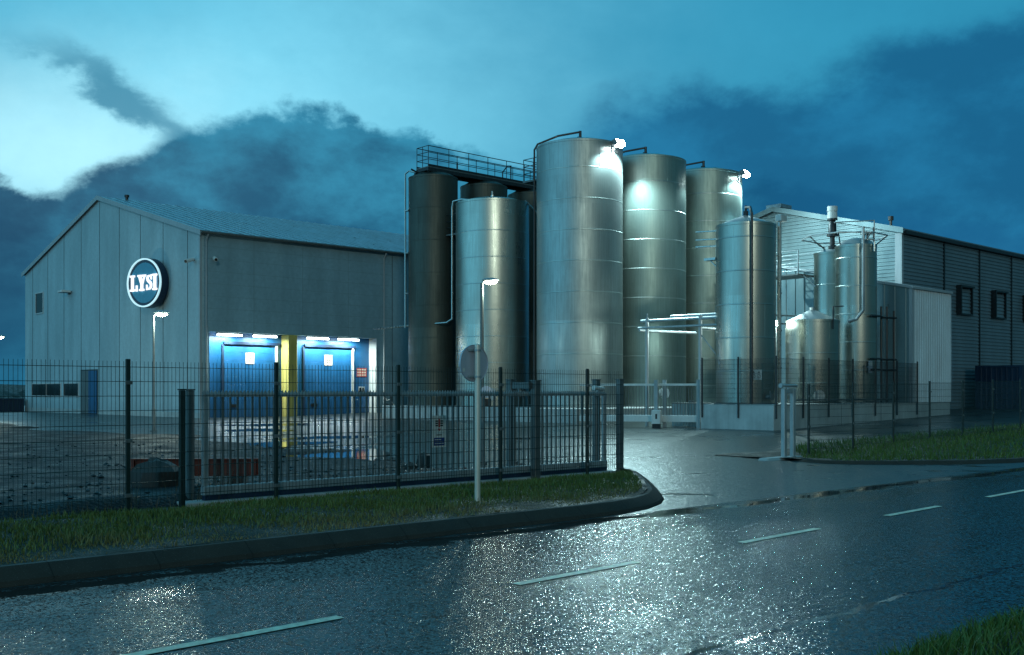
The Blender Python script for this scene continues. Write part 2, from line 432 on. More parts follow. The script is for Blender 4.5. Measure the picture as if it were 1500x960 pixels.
# grass verges with a rounded nose at each side of the entrance
def verge(name, path_in, inner, z):
    pass
RAD = 4.0
INNER = {-1: [(-90,-4),(-60,-4),(-40,-4)]+[(u,-4) for u in lsp(-25,4.6,22)]+[(5.3,-3.95),(5.9,-3.82),(6.5,-3.55),(7.0,-3.2),(7.5,-2.75),(8.0,-2.27),(8.6,-1.68),(9.2,-1.08),(9.7,-.56),(10.05,-.1),(10.25,.35)],
         1: [(18.2,.9),(17.5,.45),(17.0,.0),(16.72,-.4),(16.7,-.85),(17.0,-1.35),(17.6,-1.9),(18.4,-2.5),(19.3,-3.05),(20.3,-3.5),(21.4,-3.8),(22.6,-3.95),(24,-4)]+[(u,-4) for u in lsp(25,60,30)]+[(u,-4) for u in lsp(64,220,10)]}
def kerb_path(side, off):
    """points of the kerb line; off = distance outwards from the grass edge"""
    p = INNER[side]; out = []
    for i, (u, v) in enumerate(p):
        a, c = p[max(0, i-1)], p[min(len(p)-1, i+1)]; dx, dy = c[0]-a[0], c[1]-a[1]; l = math.hypot(dx, dy)
        out.append((u+dy/l*off, v-dx/l*off))
    return out
def kz(u, v, dz):            # kerb height: flush top with the verge, foot on road or apron
    return dz
def make_kerb(side):
    b = MB()
    prof = [(.12, .02), (.13, .035), (.21, .035), (.24, .02), (.37, -.075), (.40, -.12), (.405, -.20)]
    lines = [(kerb_path(side, o), dz) for o, dz in prof]
    n = len(lines[0][0])
    for pts, dz in lines:
        for (u, v) in pts:
            lift = (hr(u)+.055) if side > 0 else 0
            b.v.append(W(u, v, dz+lift))
    for j in range(len(prof)-1):
        for i in range(n-1):
            f = (j*n+i, j*n+i+1, (j+1)*n+i+1, (j+1)*n+i)
            b.f.append(f[::-1])
    return struct(b.build('kerb', M['kerb'], smooth=True, ang=16))
make_kerb(-1); make_kerb(1)
VB = 1.0
def sst(x): x = max(0, min(1, x)); return x*x*(3-2*x)
def zverge(side, u, v):
    if side < 0:
        f = (v+4)/5
        return .03 + .045*math.sin(pi*max(0, min(1, f/.7))) - .15*sst((f-.58)/.2) + .012*math.sin(u*3.1+v*2)
    return hr(u)+.08 + .10*sst((v+3.6)/3)*sst((u-17.5)/5) + .012*math.sin(u*3.1+v*2)
def make_verge(side):
    b = MB(); pts = kerb_path(side, .135); K = 14
    for (u, v) in pts:
        for k in range(K+1):
            f = k/K; vv = v+((VB if side < 0 else 2.6)-v)*f
            b.v.append(W(u, vv, zverge(side, u, vv)-(.12 if f == 1 else 0)))
    n = K+1
    for i in range(len(pts)-1):
        for k in range(K): b.f.append((i*n+k, (i+1)*n+k, (i+1)*n+k+1, i*n+k+1))
    return struct(b.build('verge', M['earth'], smooth=True))
make_verge(-1); make_verge(1)
# verge on the camera's side of the road
def znear(u, v): 
    f = min(1, max(0, (VN+.05-v)/.6)); return hr(u)-.03+.2*f+.03*math.sin(u*2.1)*math.sin(v*1.7)*f
sheet('verge', us_all, [VN+.05, VN-.1, VN-.25, VN-.5, VN-.9, VN-1.5, VN-2.5, VN-4, VN-8, VN-30, VN-90], znear, M['earth'])

# road markings: dashes along the centre of the road
def dash(u0, u1, vc, w=.11):
    b = MB(); n = 10
    for i in range(n+1):
        u = u0+(u1-u0)*i/n; v = vc+.05*(u+2)*.9
        for k in (-.5, .5): b.v.append(W(u, v+k*w, hr(u)+.002))
    for i in range(n): b.f.append((2*i, 2*i+2, 2*i+3, 2*i+1))
    return struct(b.build('road_marking', M['line']))
VC = -7.45
for k in range(-4, 16):
    s0 = -3.2+3.62*k+.04*k; dash(s0, s0+1.75, VC if k < 14 else VC-.3)

# gravel ground of the front yard, broken ground near the fence
def fnoise(u, v, s=1.0):
    return (math.sin(u*1.31*s+v*.77*s)+math.sin(u*.53*s-v*1.13*s+1.7)+.6*math.sin(u*2.9*s+v*2.3*s+.4)+.35*math.sin(u*5.7*s-v*4.9*s))/2.95
def gm(u, v):
    edge = 11.6 + .8*math.sin(v*.35)+.5*math.sin(v*.9+1)
    if v < 9: edge = 9.4 + .5*math.sin(v*1.3)
    m = max(0, min(1, (edge-u)/2.2)); m2 = max(0, min(1, (v-.3)/.5)); m3 = max(0, min(1, (57-v)/3))
    return m*m2*m3
def zgrav(u, v):
    m = gm(u, v)
    return (zyard(u, v)-.07)*(1-m) + .06*m*m*(3-2*m) + .03*fnoise(u, v)*min(1, m*2) + .012*fnoise(u*2.3, v*2.1)*min(1, m*3) + .035*max(0, 1-abs(v-1.6)/1.4)*m
sheet('gravel_ground', lsp(-70, -16, 14)+lsp(-15, 13.5, 130), lsp(.35, 12, 70)+lsp(12.3, 60, 60), zgrav, M['gravel'])

def puddle(cu, cv, a, bb, z, seed, n=44):
    r = random.Random(seed); ph = [r.random()*6.28 for _ in range(5)]
    b = MB(); pts = []
    for k in range(n):
        t = 2*pi*k/n; q = 1+.22*math.sin(2*t+ph[0])+.16*math.sin(3*t+ph[1])+.1*math.sin(5*t+ph[2])+.07*math.sin(9*t+ph[3])
        pts.append(W(cu+a*q*math.cos(t), cv+bb*q*math.sin(t), z))
    b.poly(pts); return struct(b.build('puddle', M['water']))
puddle(5.5, 7.4, 4.4, 2.6, .035, 1); puddle(.5, 9.8, 3.0, 1.5, .03, 2)
puddle(9.5, 14, 2.2, 1.6, .018, 4); puddle(14.5, 17, 2.2, .9, .006, 5); puddle(16, 25, 1.6, 1.4, .006, 6)
puddle(19, 12, 2.0, .7, .006, 7); puddle(20, 31, 1.8, 2.2, .006, 8); puddle(5, 22, 2.5, 1.5, .025, 9)

# loose stones of the gravel
def stones(n, area, s0, s1, seed):
    r = random.Random(seed); b = MB()
    ico = [(0,0,1),(.9,0,.4),(.28,.85,.4),(-.72,.53,.4),(-.72,-.53,.4),(.28,-.85,.4),(0,0,-.3)]
    fc = [(0,1,2),(0,2,3),(0,3,4),(0,4,5),(0,5,1),(6,2,1),(6,3,2),(6,4,3),(6,5,4),(6,1,5)]
    while n > 0:
        u = area[0]+(area[1]-area[0])*r.random(); v = area[2]+(area[3]-area[2])*r.random()**1.6
        if gm(u, v) < .3: continue
        n -= 1; s = s0+(s1-s0)*r.random()**3; a = r.random()*6.28; base = len(b.v); x0, y0, z0 = W(u, v, zgrav(u, v))
        ca, sa = math.cos(a), math.sin(a); sx, sy, sz = s*(.7+.6*r.random()), s*(.7+.6*r.random()), s*(.4+.5*r.random())
        for x, y, z in ico:
            x *= sx*(.8+.4*r.random()); y *= sy*(.8+.4*r.random())
            b.v.append((x0+x*ca-y*sa, y0+x*sa+y*ca, z0+z*sz))
        b.f += [tuple(base+i for i in q) for q in fc]
    return b
st = stones(2600, (-12, 10, .9, 18), .012, .07, 3).build('gravel', M['stone']); struct(st, 'stuff')
st['label'] = 'loose wet stones scattered over the dark front yard'

# ------------------------------------------------------------------ grass
def blades(name, n, gen, hmin, hmax, m, w=.006, lean=.5, clump=True):
    u = np.empty(n); v = np.empty(n); z = np.empty(n); hs = np.ones(n)
    k = 0
    for i in range(n):
        u[i], v[i], z[i], hs[i] = gen()
    x = P0[0]+u*UX-v*UY; y = P0[1]+u*UY+v*UX
    h = (hmin+(hmax-hmin)*NR.random(n)**1.7)*hs
    a = NR.random(n)*2*pi; l = lean*(.2+NR.random(n))*h
    dx, dy = np.cos(a), np.sin(a); fa = NR.random(n)*2*pi; wx, wy = np.cos(fa)*w, np.sin(fa)*w
    V = np.zeros((n, 5, 3))
    V[:,0] = np.stack([x-wx, y-wy, z], 1); V[:,1] = np.stack([x+wx, y+wy, z], 1)
    V[:,2] = np.stack([x+.8*wx+dx*l*.35, y+.8*wy+dy*l*.35, z+h*.6], 1); V[:,3] = np.stack([x-.8*wx+dx*l*.35, y-.8*wy+dy*l*.35, z+h*.6], 1)
    V[:,4] = np.stack([x+dx*l, y+dy*l, z+h*.98], 1)
    me = bpy.data.meshes.new(name)
    me.vertices.add(n*5); me.vertices.foreach_set('co', V.reshape(-1))
    base = np.arange(n)*5
    loops = np.stack([base, base+1, base+2, base+3, base+3, base+2, base+4], 1).reshape(-1)
    starts = np.stack([np.arange(n)*7, np.arange(n)*7+4], 1).reshape(-1)
    me.loops.add(n*7); me.loops.foreach_set('vertex_index', loops.astype(np.int32))
    me.polygons.add(n*2); me.polygons.foreach_set('loop_start', starts.astype(np.int32))
    me.update(calc_edges=True); me.validate()
    me.materials.append(m)
    o = bpy.data.objects.new(name, me); col.objects.link(o); return struct(o, 'stuff')
def umax(v):          # grass edge of the left nose
    p = [q for q in INNER[-1] if q[0] >= 4.6]
    for (u0, v0), (u1, v1) in zip(p, p[1:]):
        if v0 <= v <= v1: return u0+(u1-u0)*(v-v0)/(v1-v0)
    return 10.2
def in_left(u, v):
    return -4.1 < v < .9 and u < umax(max(v, -3.999))+.07
def vmin_r(u):        # grass edge of the right nose
    p = [q for q in INNER[1] if q[1] <= -.85]
    for (u0, v0), (u1, v1) in zip(p, p[1:]):
        if u0 <= u <= u1: return v0+(v1-v0)*(u-u0)/(u1-u0)
    return -4
def clumpf(u, v): return .65+.55*max(0, .5+.5*fnoise(u*2.2, v*2.4))
def gl():
    while True:
        u = -9+19.3*R.random(); v = -4.12+4.9*R.random()
        if u < -2 and R.random() < .25: continue
        if in_left(u, v):
            return u, v, zverge(-1, u, v)-.01, clumpf(u, v)*(.6 if v < -3.6 else (.55 if v > -.6 else 1))
g = blades('grass', 78000, gl, .03, .115, M['grass'], .0055); g['label'] = 'short damp grass on the verge between kerb and gate'
def gr_():
    while True:
        u = 16.8+35*R.random()**1.3; v = -4.1+6.4*R.random()
        if v < vmin_r(u)-.07 or (v > -.8 and u < 17.0+max(0, v)*1.3): continue
        return u, v, zverge(1, u, v)-.01, clumpf(u, v)*min(1, .4+max(0, u-16.8)*.4)
g = blades('grass', 26000, gr_, .06, .24, M['grass_near'], .009); g['label'] = 'taller green grass on the verge beyond the entrance'
def gn():
    u = -1+15*R.random(); v = -10.85-3.4*R.random()**1.15
    return u, v, znear(u, v), clumpf(u*1.4, v*1.4)*min(1, .35+(-10.85-v)*1.6)
g = blades('grass', 42000, gn, .05, .2, M['grass_near'], .0045, .7); g['label'] = 'long green grass at the near edge of the road'
def gw():
    u = -9+11*R.random() if R.random() < .8 else 2+8*R.random(); v = .35+.8*R.random()
    return u, v, -.09, .4+1.2*max(0, fnoise(u*3, 2.0))
g = blades('dry_grass', 2600, gw, .15, .55, M['straw'], .004, .35); g['label'] = 'thin dry stalks along the foot of the mesh fence'

# ------------------------------------------------------------------ warehouse with the loading dock
H_E, H_R, GW, BL = 11.2, 15.3, 31.0, 62.0
BU, BV = 23.25, 45.07
wh = thing('warehouse', 'grey gabled warehouse with two blue loading doors lit from above', 'warehouse', BU, BV, 0)
DX0, DX1, DZ, DD = .55, 12.9, 5.25, .85
b = MB(); b.prism([(0,0,-.3),(0,GW,-.3),(0,GW,H_E),(0,GW/2,H_R),(0,0,H_E)], (.25,0,0)); b.build('gable_wall', M['clad'], wh)
b = MB()
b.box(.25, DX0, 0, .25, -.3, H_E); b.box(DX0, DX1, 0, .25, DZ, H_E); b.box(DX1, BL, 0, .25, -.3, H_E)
b.build('side_wall', M['clad_shaded'], wh)
b = MB(); b.box(.25, BL, GW-.25, GW, -.3, H_E); b.prism([(BL,0,-.3),(BL,GW,-.3),(BL,GW,H_E),(BL,GW/2,H_R),(BL,0,H_E)], (-.25,0,0))
b.build('rear_wall', M['clad_shaded'], wh)
def zs(y): return H_E + (H_R-H_E)*(1-abs(y-GW/2)/(GW/2))
b = MB()
for sgn in (0, 1):
    y0, y1 = (-.35, GW/2) if sgn == 0 else (GW/2, GW+.35)
    q = [(-.15, y0, zs(y0)), (-.15, y1, zs(y1)), (-.15, y1, zs(y1)+.16), (-.15, y0, zs(y0)+.16)]
    b.prism(q, (BL+.3, 0, 0))
k = .4
while k < BL:
    for y0, y1 in ((-.35, GW/2-.05), (GW/2+.05, GW+.35)):
        b.prism([(k, y0, zs(y0)+.15), (k, y1, zs(y1)+.15), (k, y1, zs(y1)+.21), (k, y0, zs(y0)+.21)], (.05, 0, 0))
    k += .75
b.build('roof', M['roof'], wh)
b = MB()
for y0, y1 in ((-.38, GW/2), (GW/2, GW+.38)):
    b.prism([(-.19, y0, zs(y0)-.12), (-.19, y1, zs(y1)-.12), (-.19, y1, zs(y1)+.2), (-.19, y0, zs(y0)+.2)], (.035, 0, 0))
b.build('barge_board', M['trim'], wh)
b = MB(); b.tube([(-.15, -.42, H_E-.02), (BL, -.42, H_E-.02)], .09, 8); b.build('gutter', M['galv_dull'], wh)
b = MB(); b.box(-.012, -.002, -.012, .16, -.2, H_E-.2); b.box(-.012, .12, -.012, -.002, -.2, H_E-.1); b.build('corner_trim', M['trim'], wh)
b = MB()
for kk in range(9):
    y = 1.65+3.45*kk
    if y < GW: b.box(-.008, .02, y-.03, y+.03, 0, zs(y)-.15)
b.build('panel_joint', M['joint'], wh)
b = MB(); b.box(-.02, .02, -.0, GW, -.25, .32); b.build('wall_base', M['conc'], wh)
for x, z1 in ((.35, H_E), (13.45, H_E)):
    b = MB(); b.tube([(x, -.40, H_E-.1), (x, -.12, H_E-.5), (x, -.12, .15)], .055, 8)
    for z in (2.5, 5.5, 8.5): b.box(x-.08, x+.08, -.14, .01, z, z+.05)
    b.build('downpipe', M['trim'], wh, True)
b = MB(); b.box(14.2, 14.24, -.01, .02, 0, H_E-.2); b.build('panel_joint', M['joint'], wh)
b = MB()
for k in range(8):
    z = 5.9+.75*k
    if z < H_E-.2: b.box(.2, 14.2, -.004, .01, z-.006, z+.006)
for x in (3.6, 7.1, 10.6): b.box(x-.008, x+.008, -.0055, .012, DZ+.05, H_E-.2)
b.build('sheet_seam', M['clad_seam'], wh)
# dock recess: back panel, soffit, jambs
b = MB(); b.box(DX0+.002, DX1-.002, DD, DD+.1, -.1, DZ+.05); b.build('dock_back_panel', M['blue'], wh)
b = MB(); b.box(DX0+.002, DX1-.002, .252, DD-.002, DZ-.002, DZ+.05); b.build('dock_soffit', M['clad'], wh)
b = MB(); b.box(DX1+.002, DX1+.06, .03, DD, 0, DZ); b.box(DX1-.03, DX1+.001, -.015, DD-.003, 0, DZ-.01); b.build('dock_jamb', M['white'], wh)
b = MB(); b.box(DX0-.002, DX0+.03, -.012, DD-.003, 0, DZ-.01); b.build('dock_jamb', M['clad'], wh)
YC0, YC1 = 6.0, 6.68
b = MB(); b.bbox(YC0, YC1, -.05, DD-.005, -.02, DZ-.01, .04); b.build('dock_column', M['yellow'], wh)
def seg_digit(n, b, x0, z0, w, h, y):
    s = w*.2
    segs = {'7': 'abc', '8': 'abcdefg'}[n]
    bx = {'a': (0,w,h-s,h), 'g': (s*.3,w-s*.3,h/2-s/2,h/2+s/2), 'd': (0,w,0,s), 'b': (w-s,w,h/2,h-s*.2), 'c': (w-s,w,0,h/2), 'f': (0,s,h/2,h-s*.2), 'e': (0,s,s*.2,h/2)}
    if n == '7':
        b.box(x0, x0+w, y-.004, y, z0+h-s, z0+h)
        b.prism([(x0+w-s*1.1, y-.006, z0+h-s*.6), (x0+w, y-.006, z0+h-s*.6), (x0+w*.48, y-.006, z0), (x0+w*.22, y-.006, z0)], (0, .004, 0))
        return
    for i, c in enumerate(segs):
        a = bx[c]; b.box(x0+a[0], x0+a[1], y-.004-.0012*i, y-.001*i, z0+a[2], z0+a[3])
def dock_door(x0, x1, num):
    zt = 4.55
    d = MB()
    n = 9
    for i in range(n):
        z0 = .02+(zt-.02)*i/n; z1 = .02+(zt-.02)*(i+1)/n
        d.bbox(x0, x1, DD-.05, DD-.003, z0, z1-.012, .006)
    dr = d.build('loading_door', M['blue'], wh)
    e = MB(); e.box(x0-.02, x1+.25, DD-.2, DD-.06, zt, zt+.17); e.build('door_header', M['navy'], dr)
    e = MB(); e.box(x1, x1+.13, DD-.16, DD-.004, 0, zt-.004); e.build('door_guide', M['white'], dr)
    e = MB(); e.box(x0-.13, x0-.002, DD-.12, DD-.004, 0, zt-.004); e.build('door_guide', M['blue_dark'], dr)
    cx = (x0+x1)/2
    e = MB(); e.box(cx-.30, cx+.30, DD-.075, DD-.052, 3.35, 4.05); pl = e.build('number_plate', paint_plate, dr)
    e = MB(); seg_digit(num, e, cx-.13, 3.5, .26, .42, DD-.077); o = e.build('digit', M['galv_dull'], dr)
    e = MB(); e.box(x0+.5, x0+1.0, DD-.07, DD-.051, .62, .82); e.build('door_handle', M['black'], dr)
paint_plate = paint('number_plate_cream', (.75,.6,.5), .5, .1)
dock_door(1.95, 5.55, '7'); dock_door(7.7, 11.4, '8')
# personnel door in the dock panel, with a wired window and a red notice
b = MB(); b.bbox(11.68, 12.72, DD-.045, DD-.003, .03, 2.5, .01); dr = b.build('side_door', M['blue'], wh)
b = MB(); b.box(11.98, 12.48, DD-.062, DD-.048, 1.35, 1.95); b.build('door_window', M['frame'], dr)
b = MB(); b.box(12.03, 12.21, DD-.07, DD-.064, 1.42, 1.88); b.box(12.26, 12.43, DD-.07, DD-.064, 1.42, 1.88); b.build('pane', M['glass'], dr)
b = MB(); b.tube([(11.75, DD-.09, 1.05), (11.9, DD-.09, 1.05)], .02, 6); b.build('door_handle', M['galv'], dr)
b = MB(); b.box(11.85, 12.65, DD-.03, DD-.004, 2.62, 3.22); ns = b.build('notice', M['red'], wh)
for i in range(3):
    b = MB()
    for j in range(4): b.box(11.89+.185*j, 12.03+.185*j, DD-.036, DD-.031, 2.68+.18*i, 2.79+.18*i)
    b.build('notice_text', paint_plate, ns)
# tube lights over the doors
for x in (2.0, 4.43, 8.3, 10.7):
    b = MB(); b.bbox(x-.85, x+.85, .1, .24, DZ-.12, DZ-.004, .02); f = b.build('tube_light', M['galv_dull'], wh)
    b = MB(); b.tube([(x-.82, .10, DZ-.17), (x+.82, .10, DZ-.17)], .06, 8); b.build('tube', M['emit_tube'], f, True)
    lamp('AREA', 'tube_lamp', wh, (x, .16, DZ-.26), 240, (.80, 1, .95), 1.5, rot=(math.radians(4), 0, 0), size_y=.12)
# gable openings
def window(parent, y0, y1, z0, z1, mull=()):
    b = MB(); t_ = .09
    b.box(-.05, .02, y0-t_, y0, z0-t_, z1+t_); b.box(-.05, .02, y1, y1+t_, z0-t_, z1+t_)
    b.box(-.05, .02, y0, y1, z1, z1+t_); b.box(-.07, .02, y0, y1, z0-t_, z0)
    for y in mull: b.box(-.048, .02, y-.05, y+.05, z0, z1)
    w = b.build('window', M['frame'], parent)
    b = MB(); b.box(-.014, .0, y0, y1, z0, z1); b.build('pane', M['glass'], w)
window(wh, 26.85, 28.45, 7.85, 9.4)
window(wh, 23.0, 29.3, 1.3, 2.2, (26.1,)); window(wh, 19.4, 22.3, 1.3, 2.2)
b = MB(); b.box(-.03, .02, 15.75, 18.95, 0, 3.2); b.build('door_surround', M['joint'], wh)
b = MB(); b.bbox(-.09, -.034, 15.85, 17.3, .05, 3.1, .01); dr = b.build('gable_door', M['blue'], wh)
b = MB(); b.tube([(-.13, 17.05, 1.1), (-.13, 17.2, 1.1)], .025, 6); b.build('door_handle', M['galv'], dr)
b = MB(); b.bbox(-.06, -.033, 17.42, 18.85, .05, 3.1, .01); b.build('door_panel', M['galv_dull'], wh)
# roof fittings
b = MB(); z = zs(GW/2-.2)+.15; b.tube([(1.9, GW/2-.2, z-.1), (1.9, GW/2-.2, z+.22)], .11, 12); b.tube([(1.9, GW/2-.2, z+.2), (1.9, GW/2-.2, z+.36)], .17, 12); b.build('roof_vent', M['darkmetal'], wh, True)
sx, sy = 25.5, 5.2
b = MB(); z = zs(sy)+.1
b.box(sx-1.8, sx+1.8, sy-1.0, sy+1.0, z-.6, z+.35); sk = b.build('skylight', M['darkmetal'], wh)
b = MB(); 
prof = [(math.cos(a)*1.0, math.sin(a)*.55) for a in [pi*i/10 for i in range(11)]]
b.prism([(sx-1.75, sy+c, z+.352+s_) for c, s_ in prof], (3.5, 0, 0)); b.build('dome', M['white'], sk, True)

# company sign on the gable
SY, SZ, SR = 5.75, 8.5, 1.58
sg = thing('company_sign', 'round illuminated sign with white slab letters high on the gable', 'sign', BU-.52, BV+SY, SZ, math.radians(17))
def disc(b, r0, r1, x0, x1, n=64):      # ring or disc lying in the gable plane
    base = len(b.v)
    for r, x in ((r1, x1), (r1, x0), (r0, x0), (r0, x1)):
        for k in range(n):
            t = 2*pi*k/n; b.v.append((x, r*math.cos(t), r*math.sin(t)))
    for i in range(4):
        for k in range(n):
            k2 = (k+1) % n; i2 = (i+1) % 4
            b.f.append((base+i*n+k2, base+i*n+k, base+i2*n+k, base+i2*n+k2))
b = MB(); disc(b, .02, SR, -.5, .05); b.build('housing', M['navy'], sg, True)
b = MB(); disc(b, .02, SR-.1, -.52, -.503); b.build('face', M['sign_face'], sg, True)
b = MB(); disc(b, SR-.12, SR-.03, -.60, -.503); b.build('ring', M['emit_ring'], sg, True)
b = MB(); disc(b, SR-.30, SR-.13, -.53, -.523); b.build('inner_ring', M['navy'], sg, True)
for y in (.2, 1.0):
    b = MB(); b.box(.05, .45+.3*y, y-.08, y+.08, -.9, .9); b.build('bracket', M['galv_dull'], sg)
def letters():
    b = MB(); d = [0]
    H = 1.02; SXX = .97; x = [0.0]; tot = 2.62
    def P(px, pz): return (-.60-d[0], -((x[0]+px)-tot/2)*SXX, (pz-.5)*H)
    def pg(pts):
        d[0] += .0015
        b.prism([P(*q) for q in pts], (.076, 0, 0))
    def bx(x0, z0, x1, z1): pg([(x0,z0),(x1,z0),(x1,z1),(x0,z1)])
    bx(.12,0,.33,1); bx(0,.88,.45,1); bx(0,0,.70,.12); bx(.58,.0,.70,.36); x[0] += .74
    bx(0,.88,.38,1); bx(.46,.88,.78,1); pg([(.08,.9),(.30,.9),(.50,.40),(.29,.40)]); pg([(.56,.9),(.69,.9),(.50,.40),(.38,.40)])
    bx(.29,0,.50,.44); bx(.17,0,.62,.12); x[0] += .80
    cp = [(.50,.70,.07),(.46,.83,.10),(.34,.915,.09),(.20,.88,.12),(.13,.77,.16),(.17,.64,.18),(.29,.55,.19),(.42,.47,.19),(.49,.36,.18),(.48,.23,.16),(.40,.11,.12),(.27,.075,.09),(.15,.15,.09),(.11,.30,.07)]
    for i in range(len(cp)-1):
        (x0,z0,w0),(x1,z1,w1) = cp[i], cp[i+1]
        def nr(i):
            a = cp[max(0,i-1)]; c = cp[min(len(cp)-1,i+1)]; dx, dz = c[0]-a[0], c[1]-a[1]; l = math.hypot(dx,dz); return -dz/l, dx/l
        n0, n1 = nr(i), nr(i+1)
        pg([(x0-n0[0]*w0/2,z0-n0[1]*w0/2),(x1-n1[0]*w1/2,z1-n1[1]*w1/2),(x1+n1[0]*w1/2,z1+n1[1]*w1/2),(x0+n0[0]*w0/2,z0+n0[1]*w0/2)])
    bx(.475,.66,.545,.98); bx(.06,.02,.13,.36); x[0] += .65
    bx(.10,0,.31,1); bx(0,.88,.41,1); bx(0,0,.41,.12)
    return b
letters().build('lettering', M['emit_letter'], sg)

def cctv(u, v, z, rz, label):
    t = thing('security_camera', label, 'security camera', u, v, z, rz, 'cameras on the warehouse corner')
    b = MB(); b.box(-.02, 0, -.09, .09, -.12, .12); b.tube([(-.02,0,0),(-.28,0,-.05),(-.34,0,.04)], .035, 6); b.build('bracket', M['galv'], t)
    b = MB(); b.tube([(-.12,0,.06),(-.72,0,-.12)], .12, 10); b.build('housing', M['white'], t, True)
    b = MB(); b.tube([(-.715,0,-.118),(-.75,0,-.13)], .09, 10); b.build('lens', M['black'], t, True)
cctv(BU, BV+.75, 9.55, .35, 'white security camera near the gable edge of the warehouse corner')
cctv(BU+.9, BV-.0, 9.65, pi/2-.3, 'white security camera round the corner above the loading doors')
wl = thing('wall_lamp', 'small unlit lamp on the grey gable beside the upper window', 'lamp', BU, BV+21.2, 9.0)
b = MB(); b.box(-.04, 0, -.2, .2, -.12, .12); b.build('bracket', M['galv_dull'], wl)
b = MB(); b.bbox(-.75, -.05, -.45, .45, .0, .16, .04); b.build('housing', M['white'], wl)
b = MB(); b.box(-.7, -.1, -.4, .4, -.03, -.003); b.build('lens', M['glass'], wl)
hs = thing('hose_reel', 'coiled pale hose on the wall foot beside the white jamb', 'hose', BU+13.9, BV-.25, 0)
b = MB(); b.tube([(-.35+.34*math.cos(a), .02*a/6, .42+.34*math.sin(a)) for a in [i*.35 for i in range(54)]], .03, 6); b.build('coil', M['galv_dull'], hs, True)
b = MB(); b.tube([(-.35,.1,1.25),(-.3,.05,1.0),(-.1,-.1,1.05),(.2,-.1,.7),(.45,-.15,.2),(.7,-.2,.03)], .03, 6); b.build('loose_end', M['white'], hs, True)

# ------------------------------------------------------------------ tanks
def shell_profile(r, h, bands):
    p = [(r, 0)]
    for z in sorted(bands):
        if 0.1 < z < h-.1: p += [(r, z-.03), (r+.005, z-.014), (r+.005, z+.014), (r, z+.03)]
    return p+[(r, h-.12), (r+.012, h-.11), (r+.012, h), (r-.03, h+.005)]
def tank(name, label, cat, u, v, z0, r, top, pitch, mat, roof='flat', rise=.25, seam=True, group=None, first=None, rmat=None, n=96):
    t = thing(name, label, cat, u, v, z0, 0, group); h = top-z0
    bands = []; z = h-(first if first is not None else pitch)
    while z > .3: bands.append(z); z -= pitch
    b = MB(); b.lathe(shell_profile(r, h, bands), n=n)
    # vertical weld seams, staggered sheet by sheet
    if seam:
        zz = [0]+sorted(bands)+[h-.12]; rr = random.Random(int(u*100))
        for i in range(len(zz)-1):
            for a0 in (0, 2.1, 4.2):
                a = a0+rr.random()*.3+(1.05 if i % 2 else 0); c, s = math.cos(a), math.sin(a); e = .014
                x0, y0 = (r-.01)*c, (r-.01)*s
                b.prism([(x0-s*e, y0+c*e, zz[i]+.03), (x0+s*e, y0-c*e, zz[i]+.03), (x0+s*e*.5+c*.016, y0-c*e*.5+s*.016, zz[i]+.03), (x0-s*e*.5+c*.016, y0+c*e*.5+s*.016, zz[i]+.03)], (0,0,zz[i+1]-zz[i]-.06))
    so_ = b.build('shell', mat, t, True, ang=14); so_.data.materials.append(mat if mat is M['steel_dark'] else M['weld'])
    zb = bands
    for pg in so_.data.polygons:
        zc = pg.center.z
        if any(abs(zc-q) < .029 for q in zb) and pg.area > 1e-5 and abs(pg.normal.z) < .7: pg.material_index = 1
    b = MB()
    if roof == 'cone': b.lathe([(r-.03, h+.004), (.16, h+rise), (.0, h+rise+.005)], n=n)
    else: b.lathe([(r-.03, h+.004), (r*.7, h+rise*.6), (r*.3, h+rise*.95), (0, h+rise)], n=n)
    b.build('roof', rmat or mat, t, True)
    b = MB(); b.lathe([(r+.09, 0), (r+.09, .05), (r+.013, .052)], n=n); b.build('base_ring', M['galv_dull'], t, True)
    return t, h
def vent(t, h, pts, r=.06, m=None, collar=True):
    b = MB(); b.tube(pts, r, 8)
    if collar: b.tube([(pts[0][0], pts[0][1], pts[0][2]), (pts[0][0], pts[0][1], pts[0][2]+.12)], r*2.2, 10)
    return b.build('vent_pipe', m or M['darkmetal'], t, True)
